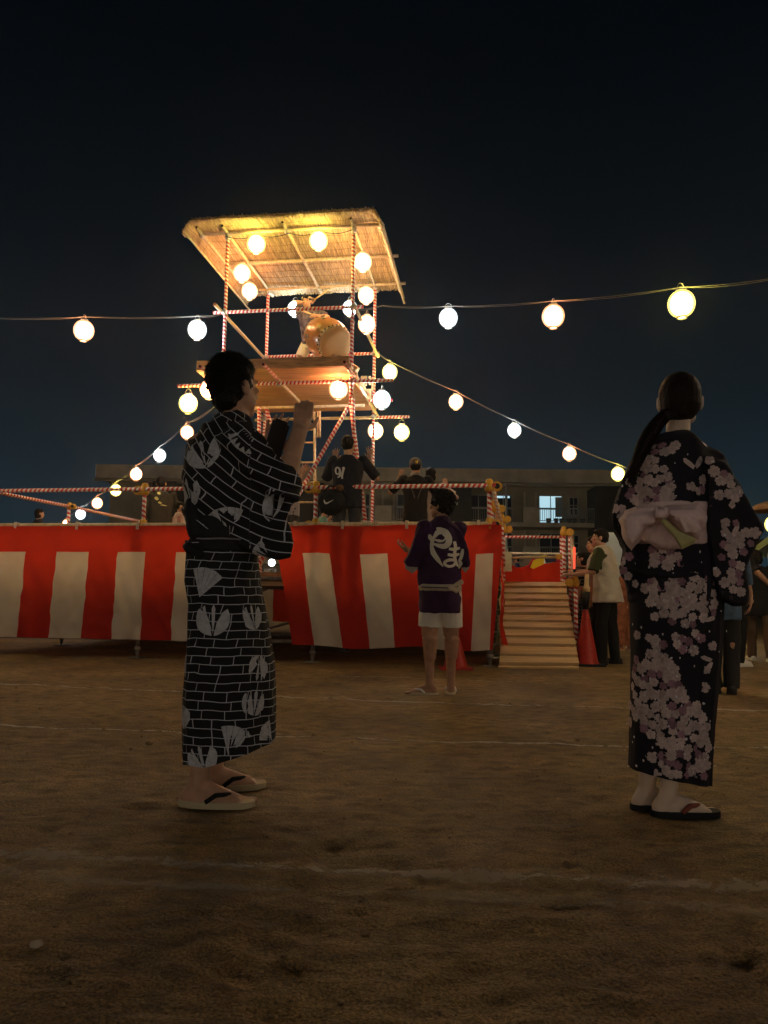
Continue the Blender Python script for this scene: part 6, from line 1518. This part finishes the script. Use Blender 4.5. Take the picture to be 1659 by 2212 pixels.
g.build('faded_lettering', mat('faded_yellow_print', (.52, .45, .24), .8), pv, uv=False)

bt = px(1240.7, 1184, D + .1); bb = px(1240.5, 1227, D + .1); t = thing('traffic_baton', 'glowing red light baton held upright at the ramp rail', 'baton', bb); G().cap((0, 0, 0), bt - bb, .016, .016, 12).build('glowing_tube', mat('red_glow', (.6, .05, .03), .4, emit=(1, .10, .05), est=1.1), t); G().tube([(0, 0, -.12), (0, 0, -.012)], .019, 10).build('handle', M_black, t)
pm = px(1268, 1240, D - .25); t = thing('wooden_paddle', 'pale wooden paddle with black wrapped end hanging by the vest man\'s hip', 'paddle', pm); d_ = px(1266, 1278, D - .25) - pm
G().tube([(0, 0, 0), d_ * .6, d_ * .75, d_], [.028, .026, .045, .05], 10).build('blade', M_wood2, t); G().tube([d_, d_ * 1.9], [.052, .045], 10).build('grip_wrap', M_black, t)
b2 = Vector((px(1279, 1184, D + .45).x + .05, D + .45, 0)); person('second man in profile just behind the man in the vest', b2, 1.2, px(1280, 1158, D + .45).z, yaw=0, face=True, shirt=mat('grey_white_polo', (.36, .34, .30), .8), sleeve=.6, pantsm=M_blackt, vox=.0085, shoes=M_dshoe, hair='short', pitch=-.05)
b3 = Vector((px(1262, 1250, D + .9).x, D + .9, 0)); H3 = px(1262, 1192, D + .9).z
p3, K = person('person with glasses in grey brick-print robe behind the traffic cone', b3, 1.1, H3, face=True, shirt=brick_mat('brick_print_robe_small', DARK, (.30, .31, .36), .085, .045, .004), sleeve=.9, pants='wide', pantsm=mat('brick_print_robe_small'), vox=.009, shoes='sandal', hair='bob')
for o in p3.children:
    if o.name.startswith(('shirt', 'trousers')):
        me = o.data; l = me.uv_layers.new(name='UVMap'); l.data.foreach_set('uv', [c for lp2 in me.loops for c in ((me.vertices[lp2.vertex_index].co.x * .8 + me.vertices[lp2.vertex_index].co.y), me.vertices[lp2.vertex_index].co.z)])
P = K['P']
g = G()
for k in (-1, 1): g.tube([P(.032 * k + .022 * math.cos(a), .098, .006 + .018 * math.sin(a)) for a in [i * PI / 6 for i in range(13)]], .002, 4)
g.tube([P(-.01, .1, .006), P(.01, .1, .006)], .002, 4); g.build('glasses', M_iron, p3)
# figures at the right edge
r3 = gr(1568, 1500); person('person in blue denim shirt and dark trousers standing behind the blossom robe', Vector((r3.x, r3.y + .05, 0)), -.3, 1.66, shirt=mat('blue_denim', (.08, .13, .20), .85, var=.3, vscale=20), sleeve=1.6, hem=.66, pantsm=mat('dark_grey_trousers', (.03, .028, .026), .85), vox=.008, shoes=M_dshoe, stance=.07)
r1 = gr(1598, 1440); person('person in black with white soled shoes, one pale forearm hanging, at the right edge', Vector((r1.x, r1.y + .05, 0)), -1.2, 1.66, shirt=M_blk, sleeve=.9, hem=.8, pantsm=M_blackt, vox=.008, shoes=M_wshoe, stance=.07, step=(.08, -.06), arms={'R': (Vector((.38, .22, 1.02)), (.1, .6, -.8), (0, 0, 1), (.6, -1, 0), .4)})
r2 = place(1634, 1188, 1.5, 0); person('dark haired person in black jacket walking at the far right edge', r2, -.2, 1.5, shirt=M_blk, sleeve=1.7, hem=.7, pantsm=mat('dark_tan_trousers', (.09, .06, .035), .85), vox=.009, shoes=M_wshoe, hair='bob', step=(.15, -.15))
p = gr(1352, 1405); person('child in orange-brown robe standing between the vest man and the blossom robe', Vector((p.x, p.y, 0)), .3, 1.38, shirt=mat('orange_brown_robe', (.32, .12, .06), .85, var=.4, vscale=15), sleeve=1.2, pants='wide', pantsm=mat('orange_brown_robe'), vox=.009, shoes='sandal')
# child behind the landing with a sheet of card, bright cloth bundle
p = place(1117, 1204, 1.25, .85); person('child peering over the red cloth behind the ramp landing', p, 1.3, 1.25, shirt=mat('blue_tshirt', (.04, .06, .18), .8), sleeve=.8, pantsm=M_jean, vox=.009, shoes=M_wshoe, face=True)
nbd = thing('notice_board', 'pale green card tied to the handrail beside the stage corner', 'board', px(1096.5, 1213, D2 - .1)); G().box((0, 0, 0), (.135, .012, .31), Matrix.Rotation(.2, 3, 'Z')).build('card', mat('pale_green_card', (.58, .68, .52), .7, var=.15, vscale=30), nbd, smooth=False); G().tube([(0, -.01, .13), (0, 0, .20)], .005, 5).build('string', M_white, nbd)
bcl = thing('bright_banner', 'yellow red and blue cloth draped over the rail behind the landing', 'banner', px(1175, 1213, D2 + .4))
def bpoly(name, pts, m, dy=0.0):
    q = G(); A_ = [px(x, y, D2 - .02 + dy * .4) - bcl.location for x, y in pts]; q.prism(A_, [a + Vector((0, .03, .004)) for a in A_]); q.build(name, m, bcl, smooth=False)
bpoly('yellow_panel', [(1146, 1226), (1152, 1211), (1166, 1206), (1176, 1207), (1174, 1219), (1152, 1229)], mat('bright_yellow_cloth', (.85, .72, .03), .7)); bpoly('yellow_panel', [(1163, 1204), (1170, 1200), (1182, 1199), (1176, 1205)], mat('bright_yellow_cloth'), .01)
bpoly('red_panel', [(1138, 1227), (1150, 1208), (1163, 1203), (1150, 1213), (1144, 1228)], mat('crimson_cloth', (.5, .03, .06), .8), .04); bpoly('navy_panel', [(1176, 1204), (1188, 1198), (1202, 1201), (1206, 1213), (1180, 1216)], mat('navy_cloth', (.04, .04, .10), .8), .05)
bpoly('red_panel', [(1196, 1199), (1208, 1203), (1212, 1216), (1205, 1216)], mat('crimson_cloth'), .03)
a, b = px(1090, 1195, 15), px(1262, 1197, 15); t = thing('barrier_rail', 'thin white barrier rail beyond the ramp landing', 'barrier', (a.x, a.y, 0)); G().tube([a - t.location, b - t.location], .02, 8).build('rail', M_wshoe, t)
for q_ in (a, a.lerp(b, .5), b): G().tube([(q_.x - a.x, q_.y - a.y, 0), q_ - t.location], .02, 8).build('post', M_wshoe, t)
# pale tarpaulin panel, parasol and stall at the right
q0 = px(1337, 1172, 12.5); t = thing('tarpaulin_screen', 'pale blue tarpaulin screen behind the man in the vest', 'screen', (q0.x, q0.y, 0)); zt_ = px(1337, 1150, 12.5).z; g = G(); V = []; F = []
for i in range(13):
    for j in range(9): V.append(Vector((-.3 + 1.3 * i / 12, .03 * noise.noise(Vector((i * .6, j * .3, 0))), 1.0 + (zt_ - 1.0) * j / 8)))
for i in range(12):
    for j in range(8): a_ = i * 9 + j; F.append((a_, a_ + 9, a_ + 10, a_ + 1))
g._add(V, F); o = g.build('sheet', mat('pale_blue_tarp', (.55, .68, .72), .5), t); o.modifiers.new('s', 'SOLIDIFY').thickness = .004
for xx in (-.3, 1.0): G().tube([(xx, .02, 0), (xx, .02, zt_ + .03)], .02, 8).build('pole', M_steel, t)
c0 = px(1672, 1100, 11); t = thing('parasol', 'brown round parasol at the right edge beyond the blossom sleeve', 'parasol', (c0.x, c0.y, 0)); zc = px(1672, 1082, 11).z
G().lathe([(0, zc), (.14, zc - .015), (.26, zc - .06), (.34, zc - .14), (.335, zc - .15), (.25, zc - .08), (.1, zc - .04), (0, zc - .03)], n=24).build('canopy', mat('brown_canvas', (.26, .15, .07), .85, var=.3, vscale=5), t); G().tube([(0, 0, 0), (0, 0, zc)], .015, 8).build('pole', M_wood2, t)
p = px(1690, 1210, 16); st2 = thing('festival_stall', 'festival stall with dark roof and red and white cloth front at the right edge', 'stall', (p.x + .3, p.y, 0)); zr2 = px(1650, 1196, 16).z
g = G(); g.prism([(-.9, -.8, zr2), (1.6, -.8, zr2), (1.6, 1.4, zr2), (-.9, 1.4, zr2)], [(-.6, -.1, zr2 + .32), (1.4, -.1, zr2 + .32), (1.4, .6, zr2 + .32), (-.6, .6, zr2 + .32)]); g.build('roof', M_blk, st2, smooth=False)
for i in range(8): G().box((-.75 + i * .3, -.6, zr2 - .35), (.29, .015, .66)).build('cloth_panel', M_red if i % 2 else M_white, st2, smooth=False)
for xx in (-.85, 1.5):
    for yy in (-.65, 1.2): G().tube([(xx, yy, 0), (xx, yy, zr2)], .025, 8).build('pole', M_steel, st2)
G().box((.3, -.4, .75), (2.2, .6, .06)).build('counter', M_wood, st2, smooth=False)
g6 = 'lanterns by the stall at the right edge'
lantern(px(1671, 1133, 13.5), 'yellow', 'yellow lantern cut by the right edge below the parasol', g6); lantern(px(1674, 1222, 15), 'white', 'white lantern lighting the stall front at the right edge', g6, .7)
# clear banner hanging below the parasol
A_ = [px(x, y, 12.8) for x, y in ((1621, 1190), (1668, 1152), (1672, 1166), (1628, 1196))]; q = G(); q.prism([v - A_[0] for v in A_], [v - A_[0] + Vector((0, .02, 0)) for v in A_]); o = q.build('awning_strip', mat('green_yellow_plastic', (.38, .42, .14), .3), None, smooth=False, uv=False); o.location = A_[0]; tag(o, 'shiny green-yellow awning strip above the dark stall roof', 'awning')
# perimeter lanterns on the far side and along the strings that leave the picture
for i in range(15):
    x = -10 + i * .95 * 1.0; lantern(Vector((x, 36.2, 2.55 + .2 * math.sin(i))), ('warm', 'white', 'yellow', 'pink')[i % 4], 'paper lantern on the far side string hidden behind the stage', 'lanterns on the far perimeter string', 1.2)
cable([(-10.5, 36.2, 3.1, 0), (-3, 36.2, 2.85, 0), (4, 36.2, 3.1, 0)], 'lantern cable strung along the far side behind the stage', .01, 1)
for x in (-10.5, 4):
    g = G().tube([(0, 0, 0), (0, 0, 3.2)], .03, 8); t = thing('lantern_pole', 'pole of the far lantern string, ' + ('left end' if x < 0 else 'right end'), 'pole', (x, 36.2, 0)); g.build('pole', M_steel_d, t)
ra, rb2 = px(1700, 596, 7.2), Vector((8.0, 3.2, 3.9)); la, lb2 = px(-30, 686, 9.6), Vector((-9.8, 7.4, 4.0))
for i in range(7):
    f = (i + .35) / 7
    lantern(ra.lerp(rb2, f) - Vector((0, 0, .26)), ('pink', 'white', 'warm', 'yellow')[i % 4], 'paper lantern on the string beyond the right edge', 'lanterns beyond the right edge')
    lantern(la.lerp(lb2, f) - Vector((0, 0, .26)), ('white', 'warm', 'yellow', 'pink')[i % 4], 'paper lantern on the string beyond the left edge', 'lanterns beyond the left edge')

# ------------------------------------------------------------------ thin scattering volume added to put a glow round the lanterns
hz = bpy.data.materials.new('lantern_glow_haze'); hz.use_nodes = True; n = hz.node_tree; n.nodes.clear()
o_ = n.nodes.new('ShaderNodeOutputMaterial'); v_ = n.nodes.new('ShaderNodeVolumePrincipled'); v_.inputs['Density'].default_value = .0009; v_.inputs['Anisotropy'].default_value = .84; v_.inputs['Color'].default_value = (.8, .85, .9, 1)
n.links.new(v_.outputs[0], o_.inputs['Volume'])
hb = G().box((0, 20, 5.2), (120, 110, 12.8)).build('haze', hz, uv=False, smooth=False); hb['kind'] = 'stuff'
